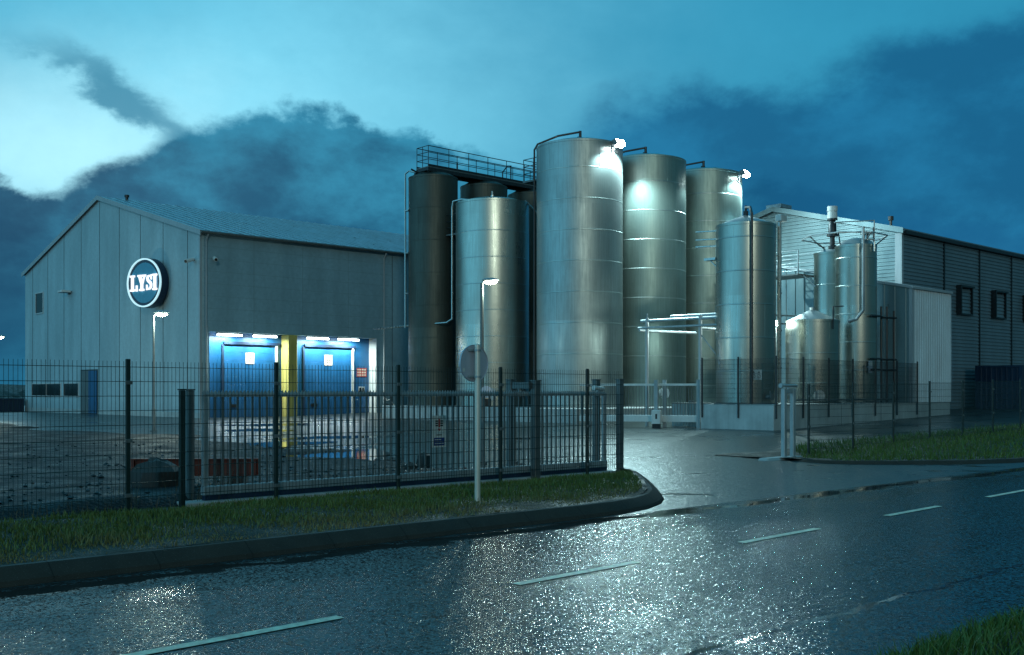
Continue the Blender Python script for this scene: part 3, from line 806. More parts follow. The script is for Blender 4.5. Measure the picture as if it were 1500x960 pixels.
# plinth under the big silos
PU, PV, PV1 = 31.3, 21.5, 37.7
PZ = .77
def tank_plinth():
    t = thing('concrete_plinth', 'long pale concrete plinth carrying the tall silos', 'plinth', PU, PV, hy(PU))
    dz = PZ-hy(PU)
    b = MB(); b.bbox(0, 22, 0, PV1-PV, -.4, dz, .03); b.build('plinth_block', M['conc_white'], t)
    b = MB()
    for k in range(1, 6): b.box(-.004, .01, k*2.7-.012, k*2.7+.012, 0, dz-.05)
    b.build('joint', M['joint'], t)
tank_plinth()
SU, SV = 35.4, 25.2
slabels = ['tallest looking polished steel silo in the front, floodlight at its right rim', 'middle one of the three tall steel silos, partly behind the front silo', 'rear steel silo beside the corrugated gable, floodlight at its right rim']
for k in range(3):
    t, h = tank('steel_silo', slabels[k], 'silo', SU+5.45*k, SV, PZ, 2.33, 14.75, 1.62, M['steel'] if k == 0 else M['steel_green'], rise=.35, group='tall steel silos in a row', first=1.45)
    # inlet fitting on top: stub, bent pipe down the far side
    b = MB(); b.tube([(0,0,h+.3),(0,0,h+.62)], .13, 10); b.tube([(.05,.0,h+.5),(.05,0,h+.95)], .08, 8); b.tube([(.05,0,h+.9),(-.9,.75,h+.66),(-1.75,1.45,h+.2),(-1.85,1.6,h-.1),(-1.85,1.6,0)], .055, 8)
    b.build('inlet_pipe', M['darkmetal'], t, True)
    b = MB(); b.tube([(.5,-.45,h+.25),(.5,-.45,h+.48)], .17, 10); b.tube([(.5,-.45,h+.47),(.5,-.45,h+.52)], .2, 10); b.build('hatch', M['darkmetal'], t, True)
    b = MB(); a = -2.0; b.tube([(2.3*math.cos(a), 2.3*math.sin(a), .75),(2.62*math.cos(a), 2.62*math.sin(a), .75)], .28, 16); b.build('manhole', M['galv'], t, True)
    if k == 0:
        pf = MB(); pf.box(-.35, 1.25, 2.3, 4.1, 12.65, 12.75); pl = pf.build('platform', M['galv_dull'], t)
        b = MB()
        for x in (-.33, .43, 1.2):
            for y in (2.45, 3.25, 4.06): b.tube([(x,y,12.75),(x,y,13.95)], .022, 6)
        for z in (13.15, 13.55, 13.95):
            b.tube([(-.33,2.35,z),(-.33,4.06,z),(1.2,4.06,z),(1.2,2.35,z)], .022, 6)
        b.build('guard_rail', M['darkmetal'], pl)
# floodlights on the silo rims
def floodlight(k, dx, dy, label, energy):
    cx, cy, _ = W(SU+5.45*k, SV)
    x, y = cx+dx, cy+dy
    a = math.atan2(dy, dx)
    t = thing('floodlight', label, 'floodlight', 0, 0, 0, group='floodlights on the silo rims')
    rr = math.hypot(dx, dy)
    t.location = (cx+dx/rr*2.34, cy+dy/rr*2.34, 14.52); t.rotation_euler = (0, 0, a); t.scale = (.85, .85, .85)
    b = MB(); b.box(0, .05, -.12, .12, -.5, .05); b.tube([(.03,0,-.1),(.42,0,.02)], .03, 6); b.build('bracket', M['galv'], t)
    b = MB(); b.prism([(.20,-.36,.22),(.50,-.36,.30),(.72,-.36,-.02),(.42,-.36,-.14)], (0,.72,0)); b.build('housing', M['galv_dull'], t)
    b = MB(); b.prism([(.505,-.33,.285),(.575,-.33,.255),(.745,-.33,-.0),(.715,-.33,-.035)], (0,.66,0)); b.build('lens', M['emit_flood'], t)
    b = MB(); b.prism([(.43,-.3,-.145),(.70,-.3,-.045),(.71,-.3,-.08),(.44,-.3,-.18)], (0,.6,0)); b.build('lower_lens', M['emit_flood'], t)
    lamp('SPOT', 'flood_lamp', t, (.66, 0, -.30), energy, (.62, .97, 1), .16, rot=(0, math.radians(-12), 0), spot=math.radians(165), blend=.6)
floodlight(0, 1.72, -1.75, 'lit floodlight at the rim of the front silo', 8000)
floodlight(2, 1.95, -1.45, 'lit floodlight at the rim of the rear silo near the corrugated gable', 5500)

# shorter polished tank in front of the dark ones
t, h = tank('steel_tank', 'shorter polished steel tank in front of the dark silos, behind a lamp post', 'tank', 33.9, 30.6, PZ, 2.08, 12.25, 1.46, M['steel_bright'], rise=.3, first=1.75)
b = MB(); b.tube([(0,0,h+.28),(0,0,h+.75)], .05, 8); b.tube([(0,0,h+.3),(0,0,h+.5)], .12, 10); b.build('vent_pipe', M['pipe'], t, True)
b = MB(); b.tube([(-.6,.6,h+.2),(-1.2,1.3,h+.32),(-1.35,1.85,h+.25),(-1.35,1.95,h-.1),(-1.35,1.95,5.0),(-1.5,2.25,4.8),(-1.8,5.9,4.75),(-1.5,9.5,4.75)], .06, 8); b.build('drop_pipe', M['pipe'], t, True)
b = MB(); b.box(-1.0,.2,2.05,3.1,9.9,9.98); pl = b.build('platform', M['galv_dull'], t)
b = MB()
for x in (-.98,-.4,.18):
    b.tube([(x,3.08,9.98),(x,3.08,11.1)], .022, 6)
for z in (10.35,10.72,11.1): b.tube([(-.98,2.0,z),(-.98,3.08,z),(.18,3.08,z),(.18,2.0,z)], .022, 6)
b.build('guard_rail', M['darkmetal'], pl)
b = MB(); b.tube([(.9,-1.75,h+.1),(1.5,-2.0,h-.5),(1.7,-2.3,h-.75),(3.2,-3.2,h-.75)], .05, 8); b.build('overflow_pipe', M['pipe'], t, True)
b = MB(); a=-2.35; b.tube([(2.05*math.cos(a),2.05*math.sin(a),.7),(2.4*math.cos(a),2.4*math.sin(a),.7)], .3, 16); b.tube([(2.4*math.cos(a),2.4*math.sin(a),.7),(2.46*math.cos(a),2.46*math.sin(a),.7)], .36, 16); b.build('manhole', M['galv'], t, True)

# dark silos with the catwalk
dl = ['dark weathered silo at the end of the catwalk, nearest the warehouse', 'dark weathered silo under the catwalk, between two other dark silos', 'dark weathered silo under the catwalk, partly hidden by the front steel silo']
for k in range(3):
    t, h = tank('dark_silo', dl[k], 'silo', 33.1+4.0*k, 35.0, PZ, 1.46, 14.25, 1.9, M['steel_dark'], rise=.4, group='dark silos under the catwalk')
    b = MB(); b.tube([(-.2,-.2,h+.3),(-.2,-.2,h+.55)], .14, 10); b.tube([(.5,.3,h+.2),(.5,.3,h+.5)], .08, 8); b.tube([(-.75,-.55,h+.1),(-.75,-.55,h+.42)], .09, 8); b.build('roof_nozzle', M['pipe'], t, True)
    if k == 0:
        b = MB(); b.tube([(-.9,.2,h+.25),(-1.25,.75,h+.4),(-1.35,.95,h+.25),(-1.35,.95,4.6)], .055, 8)
        for z in (2.6+4, 9.0, 11.5): b.box(-1.42,-1.2,.6,1.0,z,z+.06)
        b.build('drop_pipe', M['pipe'], t, True)
cw = thing('catwalk', 'railed steel catwalk running above the dark silos', 'catwalk', 32.1, 34.2, 14.75)
b = MB(); b.box(0, 15.5, 0, 1.15, -.06, 0); b.build('deck', M['galv_dull'], cw)
b = MB()
for y in (.0, 1.09): b.box(0, 15.5, y, y+.06, -.26, -.062)
for k in range(8): b.box(.02+2.0*k, .08+2.0*k, .062, 1.088, -.22, -.064)
for k in range(4):
    for y in (.03, 1.05): b.box(.9+4*k-.05, .9+4*k+.05, y, y+.08, -.75, -.262)
b.build('support_beam', M['darkmetal'], cw)
for y in (.03, 1.12):
    b = MB()
    for k in range(11):
        x = .03+1.54*k; b.tube([(x,y,0),(x,y,1.2)], .022, 6)
    for z in (.42,.82,1.2): b.tube([(.03,y,z),(15.45,y,z)], .02 if z < 1.1 else .026, 6)
    b.box(0,15.5,y-.008,y+.008,.001,.12)
    b.build('guard_rail', M['darkmetal'], cw)
b = MB()
for z in (.42,.82,1.2): b.tube([(.03,.03,z),(.03,1.12,z)], .022, 6)
b.tube([(.03,.58,0),(.03,.58,1.2)], .022, 6)
b.build('end_rail', M['darkmetal'], cw)
b = MB()
b.tube([(6.2,.4,0),(6.2,.4,.55),(6.6,.4,1.0),(6.9,.4,1.05),(6.9,.4,.2)], .04, 8)
b.tube([(2.6,.5,-.1),(2.6,.5,.62)], .05, 8); b.tube([(10.7,.5,-.1),(10.7,.5,.7)], .05, 8)
b.tube([(.2,.55,-.33),(15,.55,-.33)], .07, 8)
b.tube([(-.3,.9,-.4),(.6,.8,-.36)], .09, 8); b.tube([(-.6,.85,-.15),(.3,.75,-.45)], .05, 8)
b.build('product_pipe', M['darkmetal'], cw, True)

# ------------------------------------------------------------------ right plinth with smaller tanks
CU, CV, CZ = 30.7, 9.9, 1.08
bp = thing('bund_plinth', 'grey concrete base wall under the smaller tanks by the entrance', 'plinth', CU, CV, 0)
b = MB(); b.bbox(0, 6.0, 0, 3.65, -.3, CZ, .02); b.build('plinth_block', M['conc'], bp)
b = MB(); b.bbox(6.003, 15.7, 0, 6.5, -.3, CZ-.003, .02); b.build('plinth_block', M['conc'], bp)
b = MB()
for x in (5.2, 8.7, 12.2): b.box(x-.012, x+.012, -.004, .01, .1, CZ-.05)
b.build('joint', M['joint'], bp)
t, h = tank('steel_tank', 'cone topped polished tank on the corner of the grey concrete base', 'tank', 32.1, 12.22, CZ, 1.26, 8.72, 1.41, M['steel_bright'], 'cone', .42, first=.62, rmat=M['cone'])
t_m = t
b = MB(); b.tube([(0,0,h+.38),(0,0,h+.62)], .11, 10); b.tube([(0,0,h+.55),(0,0,h+.86)], .05, 8)
b.tube([(0,0,h+.78),(-.72,-.72,h+.62),(-.98,-.98,h+.3),(-.98,-.98,-.05),(-.98,-.98,.0)], .055, 8); b.build('top_pipe', M['darkmetal'], t, True)
b = MB(); b.tube([(1.0,-1.02,h+.12),(1.0,-1.02,.05)], .085, 10)
for z in (1.5,3.1,4.7,6.3): b.tube([(1.0,-1.02,z),(1.0,-1.02,z+.07)], .11, 10)
b.build('drain_pipe', M['pipe'], t, True)
for z in (h-.2,h-.55,h-.85):
    b = MB(); b.tube([(-.8,.95,z),(-1.0,1.9,z+.03)], .03, 6); b.build('ladder_bracket', M['pipe'], t)
b = MB(); b.box(-.95,-.6,.9,1.5,h-1.45,h-1.35); b.tube([(-.75,1.35,h-1.4),(-.75,.95,h-1.75)], .03, 6); b.build('ladder_bracket', M['pipe'], t)
b = MB(); b.bbox(.7,1.15,-1.3,-1.0,h+.15,h+.42,.02); b.build('junction_box', M['white'], t)
b = MB(); b.tube([(-.3,-1.24,.3),(-.3,-1.5,.3)], .1, 12); b.tube([(-.3,-1.42,.3),(-.3,-1.42,.55)], .035, 6); b.tube([(-.3,-1.5,.3),(-.3,-1.54,.3)], .15, 12); b.build('valve', M['galv_dull'], t, True)
# hazard sign on the tank: plate with two ringed diamond marks
def hazard_sign():
    a = -2.20   # facing the entrance
    cx, cy = 1.27*math.cos(a), 1.27*math.sin(a)
    t = thing('hazard_sign', 'white plate with two round symbols on the corner tank', 'sign', 32.1+cx, 12.22+cy, 2.1, a+pi/2)
    b = MB(); b.box(-.24,.24,-.03,-.012,0,.42); b.box(-.2,.2,-.013,.2,.1,.3); b.build('plate', M['white'], t)
    for s in (-1, 1):
        c = s*.115; b = MB()
        for k in range(20):
            t0, t1 = 2*pi*k/20, 2*pi*(k+1)/20
            q = [(c+.085*math.cos(t0), -.033, .15+.085*math.sin(t0)), (c+.085*math.cos(t1), -.033, .15+.085*math.sin(t1)), (c+.06*math.cos(t1), -.033, .15+.06*math.sin(t1)), (c+.06*math.cos(t0), -.033, .15+.06*math.sin(t0))]
            b.prism(q, (0,.003,0))
        b.prism([(c-.06,-.035,.27),(c+.06,-.035,.27),(c,-.035,.37)], (0,.004,0))
        b.prism([(c-.055,-.037,.1),(c-.04,-.037,.09),(c+.055,-.037,.2),(c+.04,-.037,.21)], (0,.003,0))
        b.build('symbol', M['galv_dull'], t)
hazard_sign()
t, h = tank('steel_tank', 'short polished tank with a pale cone roof, second along the concrete base', 'tank', 36.6, 11.75, CZ, 1.18, 4.83, 1.34, M['steel_bright'], 'cone', .46, first=1.5, rmat=M['cone'])
b = MB(); b.tube([(0,0,h+.42),(0,0,h+.6)], .12, 10); b.build('vent_pipe', M['galv'], t, True)
b = MB(); b.tube([(-.25,-1.2,h-.45),(-.25,-1.2,h+.55),(.6,-1.2,h+.62)], .03, 6); b.build('level_pipe', M['darkmetal'], t, True)
b = MB(); b.tube([(-.9,-.85,.35),(-1.05,-1.0,.35)], .24, 14); b.build('manhole', M['galv'], t, True)
t, h = tank('steel_tank', 'tall slim polished tank with a domed top at the corrugated annex', 'tank', 40.0, 11.5, CZ, .95, 8.5, 1.32, M['steel_bright'], 'flat', .38, first=.62, rmat=M['cone'])
b = MB(); b.tube([(0,-.55,h+.1),(0,-.55,h+.55)], .08, 8); b.tube([(0,-.55,h+.5),(0,-.55,h+.62)], .28, 14); b.tube([(.55,-.3,h+.15),(.55,-.3,h+.35),(.8,-.5,h+.38)], .05, 8); b.build('vent_pipe', M['pipe'], t, True)
b = MB(); b.tube([(-.15,-1.02,h+.1),(-.15,-1.02,h-.35)], .05, 8); b.build('level_pipe', M['pipe'], t, True)
b = MB(); b.tube([(-.85,-.85,h+.75),(-.85,-.85,4.3),(-.85,-.5,3.9),(-1.1,-.2,3.8)], .07, 8); b.build('drop_pipe', M['galv'], t, True)
b = MB()
for x, y, zt in ((1.05,-.35,8.4),(1.3,-.6,4.6),(1.55,-.75,4.6),(1.85,-.95,4.4)): b.tube([(x,y,zt),(x,y,0)], .05, 8)
for z in (4.05, 2.05, 1.55): b.tube([(-.5,-1.05,z),(.3,-1.15,z),(1.1,-.75,z),(1.9,-1.05,z)], .05, 8)
b.build('riser_pipe', M['darkmetal'], t, True)
b = MB(); b.tube([(1.05,-.37,h+1.3),(1.05,-.37,0)], .035, 8); b.tube([(1.05,-.37,h+1.3),(-.4,.9,h+1.2)], .03, 8); b.build('vent_line', M['galv'], t, True)
t2, h2 = tank('steel_tank', 'pale slim tank with an agitator motor, behind the domed tank', 'tank', 41.15, 13.45, CZ, .85, 8.45, 1.6, M['steel_bright'], 'flat', .2, rmat=M['cone'])
b = MB(); b.lathe([(.2,h2+.15),(.2,h2+.35),(.12,h2+.4),(.12,h2+.8),(.27,h2+.82),(.27,h2+.95),(.2,h2+1.0),(.19,h2+1.45),(.13,h2+1.6),(.25,h2+1.62),(.25,h2+1.7)], (-.1,-.1), 16, capt=True); ag = b.build('agitator', M['darkmetal'], t2, True)
b = MB(); b.lathe([(.24,h2+1.7),(.24,h2+2.0),(.2,h2+2.02),(.2,h2+2.06),(.25,h2+2.07),(.25,h2+2.3),(.0,h2+2.31)], (-.1,-.1), 16); b.build('motor', M['white'], ag, True)
b = MB()
b.tube([(-.6,-.75,h2-3.6),(-.75,-.85,h2-3.7),(-.75,-.85,h2-4.6)], .06, 8); b.tube([(-.6,-.75,h2-3.6),(.1,-1.0,h2-3.5),(.1,-1.0,h2-2)], .06, 8); b.build('bend_pipe', M['darkmetal'], t2, True)
# guard ring around the two slim tanks, side platform with caged ladder
gp = thing('guard_ring', 'octagonal guard rail around the tops of the two slim tanks', 'railing', 40.5, 12.4, 8.55)
b = MB(); ring = [(2.0*math.cos(pi/8+a*pi/4), 2.0*math.sin(pi/8+a*pi/4), .5) for a in range(9)]
b.tube(ring, .035, 6, cap=False); b.build('hand_rail', M['galv'], gp)
for a in (1, 3, 4, 5, 6, 8):
    x, y, z = ring[a % 8]; b = MB(); b.tube([(x,y,.5),(x*.72,y*.72,.05),(x*.55,y*.55,-.05)], .03, 6); b.build('stay', M['darkmetal'], gp)
lp = thing('ladder_platform', 'small railed platform with a caged ladder left of the slim tanks', 'platform', 40.6, 15.4, 7.45)
b = MB(); b.box(-.8,.8,-.9,1.2,-.07,0); b.build('deck', M['galv_dull'], lp)
b = MB()
for x, y in ((-.78,-.88),(-.78,.1),(-.78,1.18),(.78,-.88),(.78,1.18),(0,1.18)): b.box(x-.03,x+.03,y-.03,y+.03,.001,1.15)
for z in (.35,.72,1.15): b.tube([(-.78,-.88,z),(-.78,1.18,z),(.78,1.18,z),(.78,-.88,z)], .022, 6)
b.build('guard_rail', M['galv'], lp)
b = MB()
for x in (-.2,.25): b.tube([(x-.3,1.32,1.2),(x-.3,1.32,-3.6)], .025, 6)
k = -3.5
while k < 1.1: b.tube([(-.5,1.32,k),(-.05,1.32,k)], .014, 5); k += .3
b.build('ladder', M['galv'], lp)
b = MB()
for z in (-2.6,-1.9,-1.2,-.5,.3): b.tube([(-.275+.42*math.cos(a), 1.32+.72*math.sin(a), z) for a in [pi*i/8 for i in range(9)]], .016, 5, cap=False)
for a in (.5,1.57,2.64): b.tube([(-.275+.42*math.cos(a), 1.32+.72*math.sin(a), -2.6),(-.275+.42*math.cos(a), 1.32+.72*math.sin(a), .3)], .014, 5)
b.build('cage', M['galv'], lp)
b = MB(); b.tube([(.3,-.85,-.05),(.3,-1.4,-.7)], .04, 6); b.tube([(-.3,-.85,-.05),(-.1,-1.5,-.7)], .04, 6); b.build('brace', M['galv'], lp)
# lit lamp and pipe work behind the short tank
fl = thing('floodlight', 'small lit lamp at the left edge of the short cone roof tank', 'floodlight', 35.55, 13.05, 4.55)
b = MB(); b.tube([(.1,0,-3.4),(.1,0,.2)], .035, 8); b.build('pole', M['galv'], fl)
b = MB(); b.prism([(-.03,-.2,.3),(.17,-.2,.3),(.2,-.2,.12),(-.06,-.2,.06)], (0,.4,0)); b.build('housing', M['galv_dull'], fl)
b = MB(); b.prism([(-.067,-.15,.08),(-.035,-.15,.28),(-.05,-.15,.285),(-.085,-.15,.08)], (0,.3,0)); b.build('lens', M['emit_flood'], fl)
lamp('POINT', 'flood_lamp', fl, (-.25, 0, .15), 420, (.74,1,.93), .08)
pr = thing('pipe_bridge', 'thin railed pipe bridge behind the short cone roof tank', 'pipe rack', 35.2, 14.6, CZ)
b = MB()
for z in (3.75,4.15): b.tube([(-.3,0,z),(5.4,-.4,z+.1)], .045, 6)
for x in (0,.9,1.8,2.7,3.6,4.5): b.tube([(x,-.03*x,3.75),(x+.45,-.05*x,4.2)], .02, 6)
for x in (0.1, 1.4, 3.9): b.box(x-.05,x+.05,-.15,-.05,0,3.75)
b.build('pipe_truss', M['galv'], pr)
b = MB()
for z in (.6,1.3,2.0,2.9): b.tube([(0,-.2,z),(1.5,-.2,z)], .05, 6)
for z in (1.0,1.7): b.tube([(.4,-.25,z),(.7,-.25,z)], .12, 10)
b.build('valve_row', M['galv'], pr)
# pipe along the foot of the tanks
b = MB(); b.tube([(2.2,.35,CZ+.16),(11.0,.35,CZ+.16)], .05, 8); b.build('foot_pipe', M['galv_dull'], bp, True)
sgn = thing('notice_sign', 'small grey notice on the domed slim tank', 'sign', 39.55, 10.55, 2.75)
b = MB(); b.box(-.16,.16,-.06,-.03,-.28,.28); b.tube([(0,-.03,0),(0,.2,0)], .03, 6); b.build('plate', M['signback'], sgn)
b = MB(); b.box(-.12,.12,-.064,-.061,.05,.24); b.build('print', M['white'], sgn)

# ------------------------------------------------------------------ pipe rack between the tall silos and the corner tank
pk = thing('pipe_rack', 'slender pale pipe rack between the silo row and the corner tank', 'pipe rack', 31.95, 16.6, 0)
def rel(x, y):   # world point -> rack coordinates
    ox, oy, _ = W(31.95, 16.6); dx, dy = x-ox, y-oy; return (dx*UX+dy*UY, -dx*UY+dy*UX)
a1 = rel(6.15, 48); a2 = rel(8.25, 46.2)
b = MB(); b.tube([(*a1,0),(*a1,4.95)], .085, 8); b.build('rack_leg', M['galv'], pk, True)
b = MB(); b.tube([(*a2,0),(*a2,4.95)], .085, 8); b.build('rack_leg', M['galv'], pk, True)
dx, dy = a2[0]-a1[0], a2[1]-a1[1]
def al(f, z, off=0): return (a1[0]+dx*f+off, a1[1]+dy*f, z)
b = MB()
b.tube([al(-.12,4.82),al(1.5,4.82)], .07, 6); b.tube([al(-.15,4.5,-.1),al(1.4,4.5,-.1)], .05, 6); b.tube([al(.35,4.98,.4),al(1.6,4.98,.4)], .08, 6); b.tube([al(.3,4.98,.75),al(1.6,4.98,.75)], .06, 6)
b.tube([al(-.15,4.4,0),(a1[0]+3.6,a1[1],4.4)], .06, 6); b.tube([al(1.0,4.4,0),(a2[0]+2.2,a2[1],4.4)], .05, 6)
b.tube([al(.98,4.2,0),al(1.35,3.0,0)], .03, 6)
b.tube([al(0,4.95),al(0,5.15)], .04, 6)
b.build('rack_pipe', M['galv'], pk, True)

# ------------------------------------------------------------------ corrugated warehouse on the right
RU, RV = 46.4, 12.5
z0 = hy(RU)
rb = thing('corrugated_warehouse', 'corrugated warehouse with a shaded long wall and a lit gable at the right edge', 'warehouse', RU, RV, z0)
EH, RH, RW, RL = 9.55, 11.6, 15.4, 80.0
def zr(y): return EH+(RH-EH)*(1-abs(y-RW/2)/(RW/2))
def corr_gable(pitch=.2, dep=.045):
    b = MB(); z = -.3; prev = None
    def ext(z):
        if z <= EH: return 0, RW
        f = (z-EH)/(RH-EH); f = min(f, 1); return RW/2*f, RW-RW/2*f
    while z < RH-.02:
        for dz, d in ((0,0),(.08,0),(.10,-dep),(.18,-dep)):
            zz = min(z+dz, RH); e = ext(zz); cur = [(d, e[0], zz), (d, e[1], zz)]
            if prev: b.quad(prev[0], cur[0], cur[1], prev[1])
            prev = cur
        z += pitch
    return b
corr_gable().build('gable_wall', M['corr'], rb)
def corr_long(x0, x1, y, zt, pitch=.2, dep=.045):
    b = MB(); z = -1.2; prev = None
    while z < zt:
        for dz, d in ((0,0),(.08,0),(.10,-dep),(.18,-dep)):
            zz = min(z+dz, zt); cur = [(x0, y+d, zz), (x1, y+d, zz)]
            if prev: b.quad(prev[0], prev[1], cur[1], cur[0])
            prev = cur
        z += pitch
    return b
corr_long(0, RL, 0, EH).build('long_wall', M['corr_shaded'], rb)
b = MB(); b.box(.06, RL, RW-.1, RW, -1, EH-.1); b.prism([(RL,.06,-1),(RL,RW-.2,-1),(RL,RW-.2,EH-.1),(RL,RW/2,RH-.15),(RL,.06,EH-.1)], (-.1,0,0)); b.build('rear_wall', M['corr_shaded'], rb)
b = MB()
for y0, y1 in ((-.2, RW/2), (RW/2, RW+.2)): b.prism([(-.2,y0,zr(y0)+.01),(-.2,y1,zr(y1)+.01),(-.2,y1,zr(y1)+.16),(-.2,y0,zr(y0)+.16)], (RL+.2,0,0))
b.build('roof', M['corr_shaded'], rb)
b = MB()
for y0, y1 in ((-.22, RW/2), (RW/2, RW+.22)): b.prism([(-.24,y0,zr(y0)-.1),(-.24,y1,zr(y1)-.1),(-.24,y1,zr(y1)+.19),(-.24,y0,zr(y0)+.19)], (.035,0,0))
b.build('barge_board', M['corr'], rb)
b = MB(); b.box(-.055,-.05+.002,-.06,.32,-.3,EH-.12); b.box(-.055,.12,-.066,-.05,-.3,EH-.12); b.build('corner_trim', M['trim'], rb)
b = MB(); b.box(0, RL, -.28, -.08, EH-.16, EH+.02); b.build('gutter', M['darkmetal'], rb)
for k in range(8):
    x = 4.8+4.5*k; b = MB(); b.box(x-.06,x+.06,-.09,-.03,-.5,EH-.16); b.build('downpipe', M['black'], rb)
for k in range(6):
    x = 6.3+4.6*k; b = MB()
    b.box(x,x+.1,-.35,-.046,5.5,7.15); b.box(x+1.75,x+1.85,-.2,-.046,5.5,7.15); b.box(x+.1,x+1.75,-.35,-.046,7.05,7.15); b.box(x+.1,x+1.75,-.2,-.046,5.5,5.58)
    w = b.build('window', M['black'], rb)
    b = MB()
    for i in range(7): b.prism([(x+.1,-.1,5.6+.2*i),(x+.1,-.05,5.78+.2*i),(x+.1,-.046,5.78+.2*i),(x+.1,-.09,5.6+.2*i)], (1.65,0,0))
    b.build('louvre', M['corr_shaded'], w)
b = MB(); b.tube([(1.2,1.2,zr(1.2)),(1.2,1.2,zr(1.2)+.55)], .07, 8); b.tube([(1.2,1.2,zr(1.2)+.5),(1.2,1.2,zr(1.2)+.72)], .14, 8); b.build('roof_vent', M['black'], rb, True)
b = MB(); b.box(-.1,1.0,RW/2-.5,RW/2+.5,RH+.1,RH+.32); b.build('ridge_cap', M['corr_shaded'], rb)
# annex with vertical ribs
def vribs(x0, y0, x1, y1, zb, zt0, zt1, pitch, dep, wide):
    """vertical trapezoid ribs between two plan points; outward normal on the right hand side"""
    b = MB(); L = math.hypot(x1-x0, y1-y0); dx, dy = (x1-x0)/L, (y1-y0)/L; nx, ny = dy, -dx
    s = 0; prev = None
    while s < L:
        for ds, d in ((0,0),(pitch*(1-wide),0),(pitch*(1-wide)+.03,dep),(pitch-.03,dep)):
            q = min(s+ds, L); zt = zt0+(zt1-zt0)*q/L
            cur = ((x0+dx*q+nx*d, y0+dy*q+ny*d, zb), (x0+dx*q+nx*d, y0+dy*q+ny*d, zt))
            if prev: b.quad(prev[0], cur[0], cur[1], prev[1])
            prev = cur
        s += pitch
    return b
ax0, ax1, ay0, ay1 = 42.3-RU, -.06, 9.9-RV-.02, 7.0
AZ0, AZT, AZB = CZ-z0+.01, 6.55-z0, 7.7-z0
vribs(ax0, ay0, ax1+.06, ay0, AZ0, AZT, AZT, .235, .04, .45).build('annex_front_wall', M['corr_lit'], rb)
def zan(y): return AZT+(y-ay0)*.22
vribs(ax0, ay1, ax0, ay0, AZ0, zan(ay1), AZT, .55, .035, .12).build('annex_side_wall', M['corr'], rb)
b = MB(); b.prism([(ax0-.08,ay0-.12,zan(ay0-.12)),(ax0-.08,ay1,zan(ay1)),(ax0-.08,ay1,zan(ay1)+.12),(ax0-.08,ay0-.12,zan(ay0-.12)+.12)], (4.2,0,0)); b.build('annex_roof', M['trim'], rb)
b = MB(); b.box(ax0-.03,ax0+.12,ay0-.06,ay0-.042,AZ0,AZT); b.box(ax0-.05,ax0-.037,ay0-.055,ay0+.12,AZ0,AZT); b.build('annex_corner_trim', M['trim'], rb)
# containers
def container(u, v, z, L, Wd, Hh, label, m, cat='container', n_='cargo_container'):
    t = thing(n_, label, cat, u, v, z)
    b = MB(); p = .28; s = 0; prev = None
    def face(x0, y0, x1, y1):
        return vribs(x0, y0, x1, y1, .12, Hh-.1, Hh-.1, p, .04, .4)
    for a in ((0,0,L,0),(L,0,L,Wd),(L,Wd,0,Wd),(0,Wd,0,0)):
        q = face(*a); n = len(b.v); b.v += q.v; b.f += [tuple(n+i for i in f) for f in q.f]
    b.build('side_panel', m, t)
    b = MB()
    for x in (0, L):
        for y in (0, Wd): b.box(x-.07,x+.07,y-.07,y+.07,0,Hh)
    for y in (0, Wd): b.box(.072,L-.072,y-.06,y+.06,Hh-.12,Hh-.003); b.box(.072,L-.072,y-.06,y+.06,.0,.13)
    for x in (0, L): b.box(x-.06,x+.06,.072,Wd-.072,Hh-.12,Hh-.003); b.box(x-.06,x+.06,.072,Wd-.072,0,.13)
    b.build('corner_frame', m, t)
    b = MB(); b.box(.05,L-.05,.05,Wd-.05,Hh-.06,Hh-.02); b.build('roof_panel', m, t)
container(53.4, 9.2, hy(53.4)-.2, 6.0, 2.4, 2.6, 'dark blue corrugated container beside the shaded warehouse wall', M['blue_dark'])
su, sv = uv_of(-75, 82)
container(su, sv, -.3, 5.5, 2.2, 1.35, 'low blue skip beyond the left end of the warehouse', M['blue_dark'], 'skip', 'waste_skip')

# ------------------------------------------------------------------ mesh fences
def wire_panel(L, Hh, z0=.04, dv=.0575, dh=.2, w=.0023):
    b = MB(); n = int(round(L/dv))
    def bar(x0, x1, y0, y1, za, zb):
        k = len(b.v)
        b.v += [(x0,y0,za),(x1,y0,za),(x1,y1,za),(x0,y1,za),(x0,y0,zb),(x1,y0,zb),(x1,y1,zb),(x0,y1,zb)]
        b.f += [tuple(k+i for i in q) for q in ((0,1,5,4),(1,2,6,5),(2,3,7,6),(3,0,4,7),(4,5,6,7),(0,3,2,1))]
    for i in range(n):
        x = L*(i+.5)/n; bar(x-w, x+w, -w, w, z0, Hh+.02)
    z = z0+.1
    while z < Hh+.005:
        for y in (-.0095, .0095): bar(0, L, y-.0035, y+.0035, z-.004, z+.004)
        z += dh
    return b
def post_mesh(Hh, wd=.06, dp=.045, zb=-.3):
    b = MB(); b.bbox(-wd/2, wd/2, -dp/2, dp/2, zb, Hh, .006); return b
def clips(Hh, post):
    c = None
    for z in (.15, Hh*.45, Hh*.85):
        if c is None:
            b = MB(); b.bbox(-.05,.05,-.045,-.0225,0,.05,.005); c = o = b.build('clip', M['galv_dull'], post)
        else:
            o = c.copy(); col.objects.link(o); o.parent = post
        o.location = (0, 0, z)
